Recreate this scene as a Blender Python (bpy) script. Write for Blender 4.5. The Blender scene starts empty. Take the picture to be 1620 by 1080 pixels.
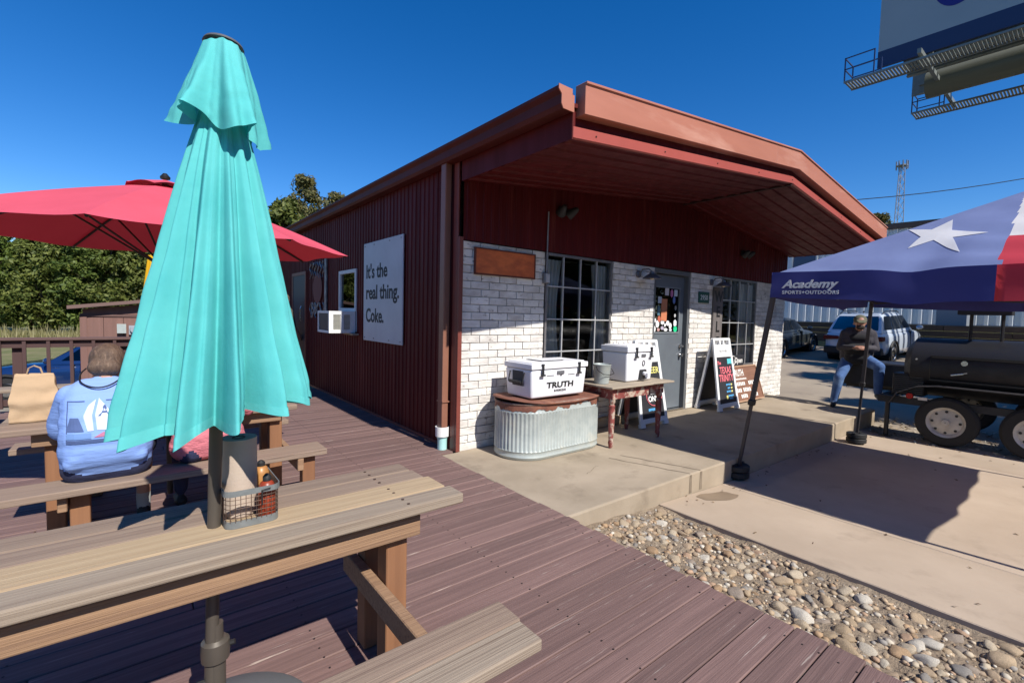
import bpy, bmesh, math, random
from mathutils import Matrix, Vector, noise
random.seed(7)
R = math.radians
S = bpy.context.scene
COL = S.collection
# ------------------------------------------------------------------ camera
cam_data = bpy.data.cameras.new('camera')
cam_data.sensor_fit = 'HORIZONTAL'; cam_data.sensor_width = 36.0
cam_data.lens = 743.0 / 1620.0 * 36.0
cam_data.clip_start = 0.05; cam_data.clip_end = 3000
cam = bpy.data.objects.new('camera', cam_data); COL.objects.link(cam)
_r = Vector((0.781028, -0.624000, 0.024872)); _u = Vector((0.015135, 0.058729, 0.998159)); _b = Vector((-0.624312, -0.779214, 0.055314))
cam.matrix_world = Matrix(((_r.x, _u.x, _b.x, -2.56343), (_r.y, _u.y, _b.y, -4.08527), (_r.z, _u.z, _b.z, 1.42000), (0, 0, 0, 1)))
S.camera = cam
# ------------------------------------------------------------------ sky, sun, exposure
SUN = Vector((0.035, -1.0, 1.0)).normalized()          # direction towards the sun
world = bpy.data.worlds.new('World'); S.world = world; world.use_nodes = True
nt = world.node_tree; nt.nodes.clear()
sky = nt.nodes.new('ShaderNodeTexSky'); sky.sky_type = 'NISHITA'; sky.sun_disc = False
sky.sun_elevation = math.asin(SUN.z); sky.sun_rotation = math.atan2(SUN.x, SUN.y)
sky.altitude = 3000; sky.air_density = 1.25; sky.dust_density = 0.0; sky.ozone_density = 3.5
bg = nt.nodes.new('ShaderNodeBackground'); bg.inputs['Strength'].default_value = 0.115
wo = nt.nodes.new('ShaderNodeOutputWorld')
hsv = nt.nodes.new('ShaderNodeHueSaturation'); hsv.inputs['Saturation'].default_value = 1.36; hsv.inputs['Hue'].default_value = .508
nt.links.new(sky.outputs[0], hsv.inputs['Color']); nt.links.new(hsv.outputs[0], bg.inputs[0]); nt.links.new(bg.outputs[0], wo.inputs[0])
sun_d = bpy.data.lights.new('sun', 'SUN'); sun_d.energy = 5.0; sun_d.angle = R(0.53); sun_d.color = (1.0, 0.955, 0.88)
sun = bpy.data.objects.new('sun', sun_d); COL.objects.link(sun)
sun.rotation_euler = SUN.to_track_quat('Z', 'Y').to_euler(); sun.location = (0, -20, 30)
S.view_settings.view_transform = 'Standard'; S.view_settings.look = 'None'
S.view_settings.exposure = 0.4; S.view_settings.gamma = 1.0
# ------------------------------------------------------------------ material helpers
MATS = {}
def mat(name, c1, c2=None, rough=.6, metal=0.0, scale=4.0, stretch=(1, 1, 1), bump=0.0, bscale=None, bstretch=None, rand=0.0, detail=5.0,
        lo=.35, hi=.65, spec=.5, c3=None, s3=9.0, lo3=.6, hi3=.66, st3=None, island=False, coat=0.0, emit=None, trans=0.0, bdist=.01, rvar=0.0, coords='Object'):
    if name in MATS: return MATS[name]
    m = bpy.data.materials.new(name); m.use_nodes = True; N = m.node_tree.nodes; L = m.node_tree.links
    b = N['Principled BSDF']; MATS[name] = m
    b.inputs['Roughness'].default_value = rough; b.inputs['Metallic'].default_value = metal
    b.inputs['Specular IOR Level'].default_value = spec
    if coat: b.inputs['Coat Weight'].default_value = coat; b.inputs['Coat Roughness'].default_value = .05
    if trans: b.inputs['Transmission Weight'].default_value = trans
    if emit: b.inputs['Emission Color'].default_value = (*emit[:3], 1); b.inputs['Emission Strength'].default_value = emit[3]
    m.diffuse_color = (*c1, 1)
    if c2 is None and not bump and not rand and c3 is None:
        b.inputs['Base Color'].default_value = (*c1, 1); return m
    tc = N.new('ShaderNodeTexCoord'); oi = N.new('ShaderNodeObjectInfo')
    off = N.new('ShaderNodeVectorMath'); off.operation = 'SCALE'; off.inputs[0].default_value = (37.0, 51.0, 23.0)
    L.new(oi.outputs['Random'], off.inputs['Scale'])
    add = N.new('ShaderNodeVectorMath'); add.operation = 'ADD'
    L.new(tc.outputs[coords], add.inputs[0]); L.new(off.outputs[0], add.inputs[1])
    def nz(sc, st, det):
        mp = N.new('ShaderNodeMapping'); mp.inputs['Scale'].default_value = st
        L.new(add.outputs[0], mp.inputs[0])
        n = N.new('ShaderNodeTexNoise'); n.inputs['Scale'].default_value = sc; n.inputs['Detail'].default_value = det; n.inputs['Roughness'].default_value = .6
        L.new(mp.outputs[0], n.inputs['Vector']); return n
    def ramp(n, a, c, ca, cb):
        r = N.new('ShaderNodeValToRGB'); r.color_ramp.elements[0].position = a; r.color_ramp.elements[1].position = c
        r.color_ramp.elements[0].color = (*ca, 1); r.color_ramp.elements[1].color = (*cb, 1)
        L.new(n.outputs[0], r.inputs[0]); return r
    n1 = nz(scale, stretch, detail)
    r1 = ramp(n1, lo, hi, c1, c2 if c2 else c1); col = r1.outputs[0]
    if c3 is not None:
        n3 = nz(s3, st3 or stretch, 6); r3 = ramp(n3, lo3, hi3, (0, 0, 0), (1, 1, 1))
        mx = N.new('ShaderNodeMix'); mx.data_type = 'RGBA'
        L.new(r3.outputs[0], mx.inputs['Factor']); L.new(col, mx.inputs[6]); mx.inputs[7].default_value = (*c3, 1); col = mx.outputs[2]
    if rand:
        hs = N.new('ShaderNodeHueSaturation'); mr = N.new('ShaderNodeMapRange')
        mr.inputs['To Min'].default_value = 1 - rand; mr.inputs['To Max'].default_value = 1 + rand
        if island:
            gi = N.new('ShaderNodeNewGeometry'); L.new(gi.outputs['Random Per Island'], mr.inputs[0])
        else: L.new(oi.outputs['Random'], mr.inputs[0])
        L.new(mr.outputs[0], hs.inputs['Value']); L.new(col, hs.inputs['Color']); col = hs.outputs[0]
    L.new(col, b.inputs['Base Color'])
    if rvar:
        mr2 = N.new('ShaderNodeMapRange'); mr2.inputs['To Min'].default_value = max(0, rough - rvar); mr2.inputs['To Max'].default_value = min(1, rough + rvar)
        mr2.inputs['From Min'].default_value = .3; mr2.inputs['From Max'].default_value = .7
        L.new(n1.outputs[0], mr2.inputs[0]); L.new(mr2.outputs[0], b.inputs['Roughness'])
    if bump:
        n2 = nz(bscale or scale * 4, bstretch or stretch, 6)
        bp = N.new('ShaderNodeBump'); bp.inputs['Strength'].default_value = bump; bp.inputs['Distance'].default_value = bdist
        L.new(n2.outputs[0], bp.inputs['Height']); L.new(bp.outputs[0], b.inputs['Normal'])
    return m
def palette(name, cols, rough=.7, island=False, bump=.3, bscale=25, var=.25, nscale=14, bdist=.01):
    m = bpy.data.materials.new(name); m.use_nodes = True; N = m.node_tree.nodes; L = m.node_tree.links; MATS[name] = m
    b = N['Principled BSDF']; b.inputs['Roughness'].default_value = rough
    r = N.new('ShaderNodeValToRGB'); r.color_ramp.interpolation = 'CONSTANT'
    while len(r.color_ramp.elements) < len(cols): r.color_ramp.elements.new(.5)
    for i, c in enumerate(cols): r.color_ramp.elements[i].position = i / len(cols); r.color_ramp.elements[i].color = (*c, 1)
    if island:
        g = N.new('ShaderNodeNewGeometry'); L.new(g.outputs['Random Per Island'], r.inputs[0])
    else:
        g = N.new('ShaderNodeObjectInfo'); L.new(g.outputs['Random'], r.inputs[0])
    tc = N.new('ShaderNodeTexCoord'); n = N.new('ShaderNodeTexNoise'); n.inputs['Scale'].default_value = nscale; n.inputs['Detail'].default_value = 6
    L.new(tc.outputs['Object'], n.inputs[0])
    mr = N.new('ShaderNodeMapRange'); mr.inputs['From Min'].default_value = .3; mr.inputs['From Max'].default_value = .7
    mr.inputs['To Min'].default_value = 1 - var; mr.inputs['To Max'].default_value = 1 + var
    L.new(n.outputs[0], mr.inputs[0])
    hs = N.new('ShaderNodeHueSaturation'); L.new(r.outputs[0], hs.inputs['Color']); L.new(mr.outputs[0], hs.inputs['Value']); L.new(hs.outputs[0], b.inputs['Base Color'])
    if bump:
        n2 = N.new('ShaderNodeTexNoise'); n2.inputs['Scale'].default_value = bscale; n2.inputs['Detail'].default_value = 5; L.new(tc.outputs['Object'], n2.inputs[0])
        bp = N.new('ShaderNodeBump'); bp.inputs['Strength'].default_value = bump; bp.inputs['Distance'].default_value = bdist
        L.new(n2.outputs[0], bp.inputs['Height']); L.new(bp.outputs[0], b.inputs['Normal'])
    return m
def leafmat(name, a, bcol, trl=.35, spots=None):
    m = bpy.data.materials.new(name); m.use_nodes = True; N = m.node_tree.nodes; L = m.node_tree.links; MATS[name] = m
    p = N['Principled BSDF']; p.inputs['Roughness'].default_value = .55; p.inputs['Specular IOR Level'].default_value = .3
    g = N.new('ShaderNodeNewGeometry'); r = N.new('ShaderNodeValToRGB')
    r.color_ramp.elements[0].color = (*a, 1); r.color_ramp.elements[1].color = (*bcol, 1); L.new(g.outputs['Random Per Island'], r.inputs[0])
    oi = N.new('ShaderNodeObjectInfo'); mr = N.new('ShaderNodeMapRange'); mr.inputs['To Min'].default_value = .75; mr.inputs['To Max'].default_value = 1.25
    L.new(oi.outputs['Random'], mr.inputs[0]); hs = N.new('ShaderNodeHueSaturation'); L.new(mr.outputs[0], hs.inputs['Value']); L.new(r.outputs[0], hs.inputs['Color'])
    L.new(hs.outputs[0], p.inputs['Base Color'])
    t = N.new('ShaderNodeBsdfTranslucent'); L.new(hs.outputs[0], t.inputs[0]); mx = N.new('ShaderNodeMixShader'); mx.inputs[0].default_value = trl
    L.new(p.outputs[0], mx.inputs[1]); L.new(t.outputs[0], mx.inputs[2]); L.new(mx.outputs[0], N['Material Output'].inputs[0])
    return m
def glassmat(name, tint=(.8, .85, .85), fres=1.5, rough=0.0, dark=0.0):
    m = bpy.data.materials.new(name); m.use_nodes = True; N = m.node_tree.nodes; L = m.node_tree.links; MATS[name] = m
    N.remove(N['Principled BSDF'])
    t = N.new('ShaderNodeBsdfTransparent'); t.inputs[0].default_value = (*tint, 1)
    g = N.new('ShaderNodeBsdfGlossy'); g.inputs['Roughness'].default_value = rough
    f = N.new('ShaderNodeFresnel'); f.inputs[0].default_value = fres
    mx = N.new('ShaderNodeMixShader'); L.new(f.outputs[0], mx.inputs[0]); L.new(t.outputs[0], mx.inputs[1]); L.new(g.outputs[0], mx.inputs[2])
    L.new(mx.outputs[0], N['Material Output'].inputs[0]); return m
def clothmat(name, c, trl=.3, rough=.85, bump=.15, bscale=60, c2=None, scale=3, backc=None):
    m = mat(name, c, c2 or tuple(x * .9 for x in c), rough=rough, bump=bump, bscale=bscale, scale=scale, spec=.2, bdist=.004)
    N = m.node_tree.nodes; L = m.node_tree.links; p = N['Principled BSDF']
    t = N.new('ShaderNodeBsdfTranslucent'); t.inputs[0].default_value = (*(backc or c), 1)
    mx = N.new('ShaderNodeMixShader'); mx.inputs[0].default_value = trl
    L.new(p.outputs[0], mx.inputs[1]); L.new(t.outputs[0], mx.inputs[2]); L.new(mx.outputs[0], N['Material Output'].inputs[0]); return m
# ------------------------------------------------------------------ mesh helpers
class MB:
    def __init__(s, M=None): s.v = []; s.f = []; s.m = []; s.M = M or Matrix(); s.mi = 0
    def add(s, vs, fs):
        o = len(s.v)
        s.v += [s.M @ Vector(v) for v in vs]
        for f in fs: s.f.append([i + o for i in f]); s.m.append(s.mi)
        return s
    def box(s, x0, x1, y0, y1, z0, z1):
        return s.add([(x0, y0, z0), (x1, y0, z0), (x1, y1, z0), (x0, y1, z0), (x0, y0, z1), (x1, y0, z1), (x1, y1, z1), (x0, y1, z1)],
                     [(0, 3, 2, 1), (4, 5, 6, 7), (0, 1, 5, 4), (1, 2, 6, 5), (2, 3, 7, 6), (3, 0, 4, 7)])
    def cb(s, c, sz): return s.box(c[0]-sz[0]/2, c[0]+sz[0]/2, c[1]-sz[1]/2, c[1]+sz[1]/2, c[2]-sz[2]/2, c[2]+sz[2]/2)
    def beam(s, p0, p1, w, h, up=(0, 0, 1)):
        p0 = Vector(p0); p1 = Vector(p1); d = (p1 - p0).normalized(); up = Vector(up)
        if abs(d.dot(up)) > .98: up = Vector((0, 1, 0))
        a = d.cross(up).normalized() * (w / 2); b = a.cross(d).normalized() * (h / 2)
        vs = [p + i * a + j * b for p in (p0, p1) for i, j in ((-1, -1), (1, -1), (1, 1), (-1, 1))]
        return s.add(vs, [(0, 3, 2, 1), (4, 5, 6, 7), (0, 1, 5, 4), (1, 2, 6, 5), (2, 3, 7, 6), (3, 0, 4, 7)])
    def tube(s, pts, r, n=8, caps=True, closed=False):
        pts = [Vector(p) for p in pts]; k = len(pts); rs = r if isinstance(r, (list, tuple)) else [r] * k
        vs = []; prev = None
        for i, p in enumerate(pts):
            if closed: d = (pts[(i+1) % k] - pts[i-1])
            else: d = (pts[min(i+1, k-1)] - pts[max(i-1, 0)])
            d.normalize()
            if prev is None:
                a = d.orthogonal().normalized()
            else:
                a = (prev - d * prev.dot(d)).normalized()
            prev = a; b = d.cross(a)
            for j in range(n):
                t = 2 * math.pi * j / n; vs.append(p + (a * math.cos(t) + b * math.sin(t)) * rs[i])
        fs = []
        for i in range(k if closed else k - 1):
            i2 = (i + 1) % k
            for j in range(n): fs.append((i*n + j, i*n + (j+1) % n, i2*n + (j+1) % n, i2*n + j))
        if caps and not closed: fs.append(tuple(range(n - 1, -1, -1))); fs.append(tuple((k-1)*n + j for j in range(n)))
        return s.add(vs, fs)
    def lathe(s, prof, n=16, c=(0, 0, 0), axis='z', caps=True, sx=1, sy=1):
        vs = []
        for r, z in prof:
            for j in range(n):
                t = 2 * math.pi * j / n; a = r * math.cos(t) * sx; b = r * math.sin(t) * sy
                p = (a, b, z) if axis == 'z' else ((z, a, b) if axis == 'x' else (b, z, a))
                vs.append((p[0]+c[0], p[1]+c[1], p[2]+c[2]))
        fs = []
        for i in range(len(prof) - 1):
            for j in range(n): fs.append((i*n + j, i*n + (j+1) % n, (i+1)*n + (j+1) % n, (i+1)*n + j))
        if caps: fs.append(tuple(range(n - 1, -1, -1))); fs.append(tuple((len(prof)-1)*n + j for j in range(n)))
        return s.add(vs, fs)
    def prism(s, poly, z0, z1, ax='z'):
        n = len(poly)
        def P(a, b, z): return (a, b, z) if ax == 'z' else ((z, a, b) if ax == 'x' else (a, z, b))
        vs = [P(a, b, z0) for a, b in poly] + [P(a, b, z1) for a, b in poly]
        return s.add(vs, [tuple(range(n - 1, -1, -1)), tuple(range(n, 2*n))] + [(i, (i+1) % n, n + (i+1) % n, n + i) for i in range(n)])
    def grid(s, nu, nv, fn, closeu=False):
        vs = [fn(i / (nu if closeu else nu - 1), j / (nv - 1)) for j in range(nv) for i in range(nu)]
        fs = []
        for j in range(nv - 1):
            for i in range(nu if closeu else nu - 1):
                i2 = (i + 1) % nu; fs.append((j*nu + i, j*nu + i2, (j+1)*nu + i2, (j+1)*nu + i))
        return s.add(vs, fs)
    def ball(s, c, r, nu=12, nv=8):
        if not isinstance(r, (tuple, list)): r = (r, r, r)
        prof = [(math.sin(math.pi * i / nv), -math.cos(math.pi * i / nv)) for i in range(nv + 1)]
        vs = [(c[0], c[1], c[2] - r[2])]
        for a, z in prof[1:-1]:
            for j in range(nu): t = 2*math.pi*j/nu; vs.append((c[0] + a*r[0]*math.cos(t), c[1] + a*r[1]*math.sin(t), c[2] + z*r[2]))
        vs.append((c[0], c[1], c[2] + r[2])); fs = []
        for j in range(nu): fs.append((0, 1 + (j+1) % nu, 1 + j))
        for i in range(nv - 2):
            for j in range(nu): fs.append((1+i*nu+j, 1+i*nu+(j+1) % nu, 1+(i+1)*nu+(j+1) % nu, 1+(i+1)*nu+j))
        t = len(vs) - 1
        for j in range(nu): fs.append((t, 1+(nv-2)*nu+j, 1+(nv-2)*nu+(j+1) % nu))
        return s.add(vs, fs)
WL = {}
def fixn(me):
    bm = bmesh.new(); bm.from_mesh(me); bmesh.ops.recalc_face_normals(bm, faces=bm.faces); bm.to_mesh(me); bm.free()
def link(o, parent, wloc):
    COL.objects.link(o); WL[o.name] = Vector(wloc)
    if parent is not None: o.parent = parent; o.location = Vector(wloc) - WL[parent.name]
    else: o.location = wloc
def mk(name, mb, m, parent=None, smooth=False, bevel=0.0, seg=1, base=False, kind=None, solid=0.0, fix=True, sub=0, label=None):
    n = len(mb.v); lo = [min(v[i] for v in mb.v) for i in range(3)]; hi = [max(v[i] for v in mb.v) for i in range(3)]
    c = Vector([(lo[i] + hi[i]) / 2 for i in range(3)])
    if base: c.z = lo[2]
    me = bpy.data.meshes.new(name); me.from_pydata([v - c for v in mb.v], [], mb.f)
    ms = m if isinstance(m, (list, tuple)) else [m]
    for x in ms: me.materials.append(x)
    if len(ms) > 1: me.polygons.foreach_set('material_index', mb.m)
    if fix: fixn(me)
    if smooth:
        me.polygons.foreach_set('use_smooth', [True] * len(me.polygons))
        if smooth != 2: me.set_sharp_from_angle(angle=R(38))
    me.update()
    o = bpy.data.objects.new(name, me); link(o, parent, c)
    if solid: d = o.modifiers.new('solid', 'SOLIDIFY'); d.thickness = solid; d.offset = 0
    if bevel: d = o.modifiers.new('bevel', 'BEVEL'); d.width = bevel; d.segments = seg; d.limit_method = 'ANGLE'; d.angle_limit = R(40)
    if sub: d = o.modifiers.new('sub', 'SUBSURF'); d.levels = sub; d.render_levels = sub
    if kind: o['kind'] = kind
    if label: o['label'] = label
    return o
def tag(o, label, cat, group=None):
    o['label'] = label; o['category'] = cat
    if group: o['group'] = group
    return o
def thing(name, label, cat, loc, group=None):
    o = bpy.data.objects.new(name, None); o.empty_display_size = .1; link(o, None, Vector(loc)); return tag(o, label, cat, group)
def inst(src, parent, wloc, rot=None, scale=None, name=None):
    o = src.copy(); o.name = name or src.name.split('.')[0]; COL.objects.link(o); WL[o.name] = Vector(wloc)
    o.parent = parent; o.location = Vector(wloc) - (WL[parent.name] if parent else Vector())
    if rot: o.rotation_euler = rot
    if scale: o.scale = scale
    return o
def copy_tree(o, parent=None, loc=None, rz=None, label=None):
    c = o.copy(); COL.objects.link(c)
    if parent: c.parent = parent
    if loc is not None: c.location = loc
    if rz is not None: c.rotation_euler = (0, 0, rz)
    if label: c['label'] = label
    for ch in list(o.children): copy_tree(ch, c)
    return c
def T(loc, rz=0, rx=0, ry=0): return Matrix.Translation(loc) @ Matrix.Rotation(rz, 4, 'Z') @ Matrix.Rotation(ry, 4, 'Y') @ Matrix.Rotation(rx, 4, 'X')
def frameM(o, x, y):
    x = Vector(x).normalized(); y = Vector(y); y = (y - x * y.dot(x)).normalized(); z = x.cross(y)
    return Matrix(((x.x, y.x, z.x, o[0]), (x.y, y.y, z.y, o[1]), (x.z, y.z, z.z, o[2]), (0, 0, 0, 1)))
def text_mb(txt, size, M, bold=0.0, ext=.0015, sx=1.0, align='LEFT', shear=0.0, space=1.0, line=1.0, fit=None):
    """lettering as mesh: local x along the line, y up, standing ext proud of the surface M maps to"""
    cu = bpy.data.curves.new('t', 'FONT'); cu.body = txt; cu.size = size; cu.offset = bold; cu.extrude = ext; cu.shear = shear
    cu.align_x = align; cu.space_character = space; cu.space_line = line; cu.resolution_u = 3
    o = bpy.data.objects.new('t', cu); COL.objects.link(o)
    bpy.context.view_layer.update()
    dg = bpy.context.evaluated_depsgraph_get(); me = bpy.data.meshes.new_from_object(o.evaluated_get(dg))
    vs = [v.co.copy() for v in me.vertices]; fs = [tuple(p.vertices) for p in me.polygons]
    bpy.data.objects.remove(o); bpy.data.curves.remove(cu); bpy.data.meshes.remove(me)
    if fit and vs:
        w = max(v.x for v in vs) - min(v.x for v in vs); sx = fit / w
    mb = MB(M); mb.add([(v.x * sx, v.y, v.z) for v in vs], fs); return mb
def bricklike(name, sx, sy, sz, m, bev=.004):
    bm = bmesh.new(); bmesh.ops.create_cube(bm, size=1)
    bmesh.ops.scale(bm, vec=(sx, sy, sz), verts=bm.verts)
    bmesh.ops.bevel(bm, geom=bm.edges[:], offset=bev, segments=1, affect='EDGES')
    me = bpy.data.meshes.new(name); bm.to_mesh(me); bm.free(); me.materials.append(m); return me
# ------------------------------------------------------------------ shared materials
M_conc = mat('concrete_porch', (.37, .30, .22), (.28, .225, .16), rough=.9, scale=1.6, bump=.35, bscale=45, bdist=.004, c3=(.17, .13, .09), s3=2.6, lo3=.56, hi3=.78)
M_pave = mat('concrete_pavement', (.43, .34, .255), (.36, .28, .205), rough=.92, scale=.9, bump=.4, bscale=60, bdist=.004, c3=(.26, .2, .145), s3=2.2, lo3=.57, hi3=.82, rand=.05)
M_dirt = mat('dirt', (.21, .155, .105), (.30, .235, .165), rough=1, scale=9, bump=.9, bscale=40, bdist=.03, c3=(.11, .08, .055), s3=22, lo3=.58, hi3=.7)
M_grass = mat('dry_grass', (.22, .2, .09), (.13, .15, .045), rough=1, scale=.6, bump=.8, bscale=30, bdist=.1, c3=(.3, .25, .14), s3=2.2, lo3=.55, hi3=.7)
M_lot = mat('lot_concrete', (.33, .27, .20), (.24, .195, .15), rough=.95, scale=.5, bump=.3, bscale=30, c3=(.2, .16, .12), s3=3, lo3=.6, hi3=.75)
M_deck = mat('deck_paint', (.2, .122, .106), (.135, .08, .071), rough=.72, scale=3.0, stretch=(.35, 14, 14), bump=.5, bscale=9, bstretch=(.35, 20, 20), bdist=.006,
             rand=.15, c3=(.36, .29, .25), s3=4.0, st3=(.8, 20, 20), lo3=.635, hi3=.71, rvar=.1)
M_redmetal = mat('red_painted_metal', (.102, .0085, .009), (.072, .006, .0065), rough=.55, scale=2.2, stretch=(3, 3, .25), bump=.1, bscale=5, rvar=.08, spec=.18, c3=(.15, .032, .026), s3=2.0, st3=(5, 5, .3), lo3=.58, hi3=.75)
M_trim = mat('brown_red_trim', (.20, .05, .035), (.16, .04, .03), rough=.45, scale=2)
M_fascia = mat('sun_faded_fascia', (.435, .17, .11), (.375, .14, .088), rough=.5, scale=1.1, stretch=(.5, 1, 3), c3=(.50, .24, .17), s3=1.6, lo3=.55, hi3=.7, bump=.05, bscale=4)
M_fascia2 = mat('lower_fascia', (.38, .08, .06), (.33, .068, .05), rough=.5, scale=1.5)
M_gutter = mat('gutter_brown', (.10, .022, .018), (.075, .016, .013), rough=.6, spec=.25, scale=2)
M_dspout = mat('downspout_brown', (.26, .115, .075), (.22, .095, .06), rough=.45, scale=3)
M_mortar = mat('mortar', (.50, .47, .44), (.34, .32, .30), rough=1, scale=10, bump=.6, bscale=60)
M_brick = mat('whitewashed_brick', (.74, .71, .66), (.53, .49, .45), rough=.88, scale=7, stretch=(.6, 1, 1.2), bump=.75, bscale=34, bdist=.008, rand=.12, lo=.42, hi=.68,
              c3=(.15, .115, .1), s3=12, st3=(1, 1, 1.8), lo3=.60, hi3=.74)
M_frame = mat('window_metal', (.30, .29, .29), (.22, .21, .21), rough=.4, metal=.6, scale=8)
M_white = mat('white_paint', (.75, .74, .71), rough=.5)
M_glass = glassmat('window_glass', (.82, .86, .86), 1.5)
M_glassdk = glassmat('dark_glass', (.07, .08, .08), 1.55)
M_room = mat('interior_wall', (.14, .11, .09), (.1, .08, .065), rough=.9, scale=2)
M_black = mat('black_metal', (.012, .012, .012), rough=.45)
M_blackp = mat('black_plastic', (.015, .015, .016), rough=.6)
M_curtain = clothmat('sheer_curtain', (.8, .77, .72), trl=.25)
M_galv = mat('galvanised_steel', (.46, .50, .475), (.36, .40, .385), rough=.5, metal=.25, scale=9, bump=.05, rvar=.12, c3=(.55, .52, .42), s3=2.5, lo3=.6, hi3=.75)
M_chrome = mat('satin_metal', (.5, .5, .5), rough=.25, metal=1)

# ------------------------------------------------------------------ ground
def pz(x, y): return -.12 - .05 * x if x < 2 else -.22 - .008 * (x - 2)
def sm(a, b, x): t = max(0, min(1, (x - a) / (b - a))); return t * t * (3 - 2 * t)
def gz(x, y):
    right = -.42 + .5 * sm(7, 15, x) + .32 * sm(15, 21, x)                # lot on the right rises gently to the retaining wall
    left = -.95
    k = sm(-2.0, 1.5, x) if y < 7 else sm(2.0, 14.0, x)
    z = left + (right - left) * k
    if x > 21.3: z = 1.42
    if y < -1 and x < 6: z = min(z, -.75)
    far = sm(22, 60, math.hypot(x, y))
    z += .25 * noise.noise(Vector((x * .05, y * .05, 0))) * far
    return z
mb = MB()
xs = [-1500, -700, -300, -150, -90, -60, -45, -35, -28] + [-22 + 1.0 * i for i in range(62)] + [45, 55, 70, 100, 160, 300, 700, 1500]
ys = [-900, -300, -100, -50, -30] + [-20 + 1.0 * i for i in range(60)] + [45, 52, 60, 75, 100, 160, 300, 700, 1500]
vs = [(x, y, gz(x, y)) for y in ys for x in xs]; nx = len(xs)
mb.add(vs, [(j*nx+i, j*nx+i+1, (j+1)*nx+i+1, (j+1)*nx+i) for j in range(len(ys)-1) for i in range(nx-1)])
mk('ground', mb, M_grass, smooth=2, kind='structure')
# parking lot sheet beside the building
mb = MB()
def lotp(a, b):
    x = 6.2 + 15.0 * a; y = -14 + 30 * b; return (x, y, max(gz(x, y), pz(min(x, 7.2), min(y, 0)) - .02) + .012 + (0 if x > 7.6 or y < 0 else 0))
mb.grid(24, 40, lotp); mk('parking_lot', mb, M_lot, smooth=2, kind='structure')
mb = MB(); mb.grid(14, 24, lambda a, b: (-16 + 14.5 * a, 5.2 + 9 * b, -.9 + .004 + gz(-16 + 14.5 * a, 5.2 + 9 * b) * 0)); mk('gravel_lot', mb, mat('gravel_lot', (.26, .23, .19), (.19, .17, .14), rough=1, scale=14, bump=.6, bscale=60), kind='structure')

# pavement: cast slabs parted by joints
pav = mk('pavement', MB().add([(.9, -9, pz(.9, -9) - .14), (6.6, -9, pz(6.6, -9) - .14), (6.6, -1.8, pz(6.6, -1.8) - .14), (.9, -1.8, pz(.9, -1.8) - .14)], [(0, 1, 2, 3)]), mat('joint_filler', (.05, .035, .03), rough=1), kind='structure')
cuts = [.92, 2.0, 5.24, 6.4]; rows = [-9.0, -6.6, -1.805]
for i in range(3):
    for j in range(2):
        g = .006; x0 = cuts[i] + g; x1 = cuts[i+1] - g; y0 = rows[j] + g; y1 = rows[j+1] - (g if j == 0 else 0)
        mb = MB(); n = 16
        def e(k, a, b): return a + (b - a) * k / n
        top = []
        ws = [noise.noise(Vector((e(k, y0, y1) * 1.7, i * 9.1, 3))) * .012 for k in range(n + 1)]
        L_ = [(x0 + (ws[k] * 2.2 if i == 0 else 0), e(k, y0, y1)) for k in range(n + 1)]; R_ = [(x1, e(k, y0, y1)) for k in range(n + 1)]
        poly = L_ + R_[::-1]
        top = [(x, y, pz(x, y)) for x, y in poly]; bot = [(x, y, pz(x, y) - .13) for x, y in poly]; m_ = len(poly)
        mb.add(top + bot, [tuple(range(m_))] + [(a, (a+1) % m_, m_+(a+1) % m_, m_+a) for a in range(m_)])
        mk('paving_slab', mb, M_pave, pav, bevel=.006)
# porch slab with its step
mb = MB()
edge = [(-.19, -1.80), (1.55, -1.80), (1.57, -1.79), (1.62, -1.80), (7.15, -1.80), (7.2, -1.76), (7.2, .10), (-.19, .10)]
edge = [(-.19, -1.80), (7.15, -1.80), (7.2, -1.76), (7.2, .10), (.0, .10), (.0, -.02), (-.19, -.02)]
m_ = len(edge); mb.add([(x, y, -.002 * abs(x)) for x, y in edge] + [(x, y, -.55) for x, y in edge], [tuple(range(m_)), tuple(range(2*m_-1, m_-1, -1))] + [(a, (a+1) % m_, m_+(a+1) % m_, m_+a) for a in range(m_)])
mk('porch_slab', mb, M_conc, bevel=.014, seg=2, kind='structure')
# wet stain beside the step
mb = MB(); pts = []
for k in range(28):
    a = 2 * math.pi * k / 28; r = 1 + .25 * noise.noise(Vector((math.cos(a) * 1.5, math.sin(a) * 1.5, 2)))
    pts.append((1.62 + .2 * r * math.cos(a) - .10 * r * math.sin(a), -1.98 + .11 * r * math.sin(a)))
mb.add([(x, y, pz(x, y) + .0025) for x, y in pts], [tuple(range(28))]); mk('damp_patch', mb, mat('damp_concrete', (.25, .185, .125), (.21, .155, .105), rough=.6, scale=5), kind='structure')
# cobble bed
def dz(x, y): return pz(.9, y) - .035 + .055 * sm(.75, -.1, x) + .03 * sm(-2.1, -1.8, y) + .025 * noise.noise(Vector((x * 4, y * 4, 1))) + .012 * noise.noise(Vector((x * 13, y * 13, 5)))
mb = MB(); mb.grid(30, 120, lambda a, b: (-.55 + 1.52 * a, -7.0 + 5.25 * b, dz(-.55 + 1.52 * a, -7.0 + 5.25 * b)))
bed = mk('stone_bed', mb, M_dirt, smooth=2, kind='structure')
cols = [(.34, .25, .155), (.44, .36, .255), (.30, .24, .185), (.38, .25, .16), (.46, .40, .31), (.35, .23, .13), (.25, .225, .195), (.42, .31, .195), (.50, .45, .37), (.32, .235, .155), (.40, .315, .215), (.37, .27, .175)]
M_stone = palette('river_stone', cols, island=False, rough=.75, var=.3, bump=.6, bscale=22)
M_stone2 = palette('pebble', cols, island=True, rough=.8, var=.25, bump=.3, bscale=40)
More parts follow.
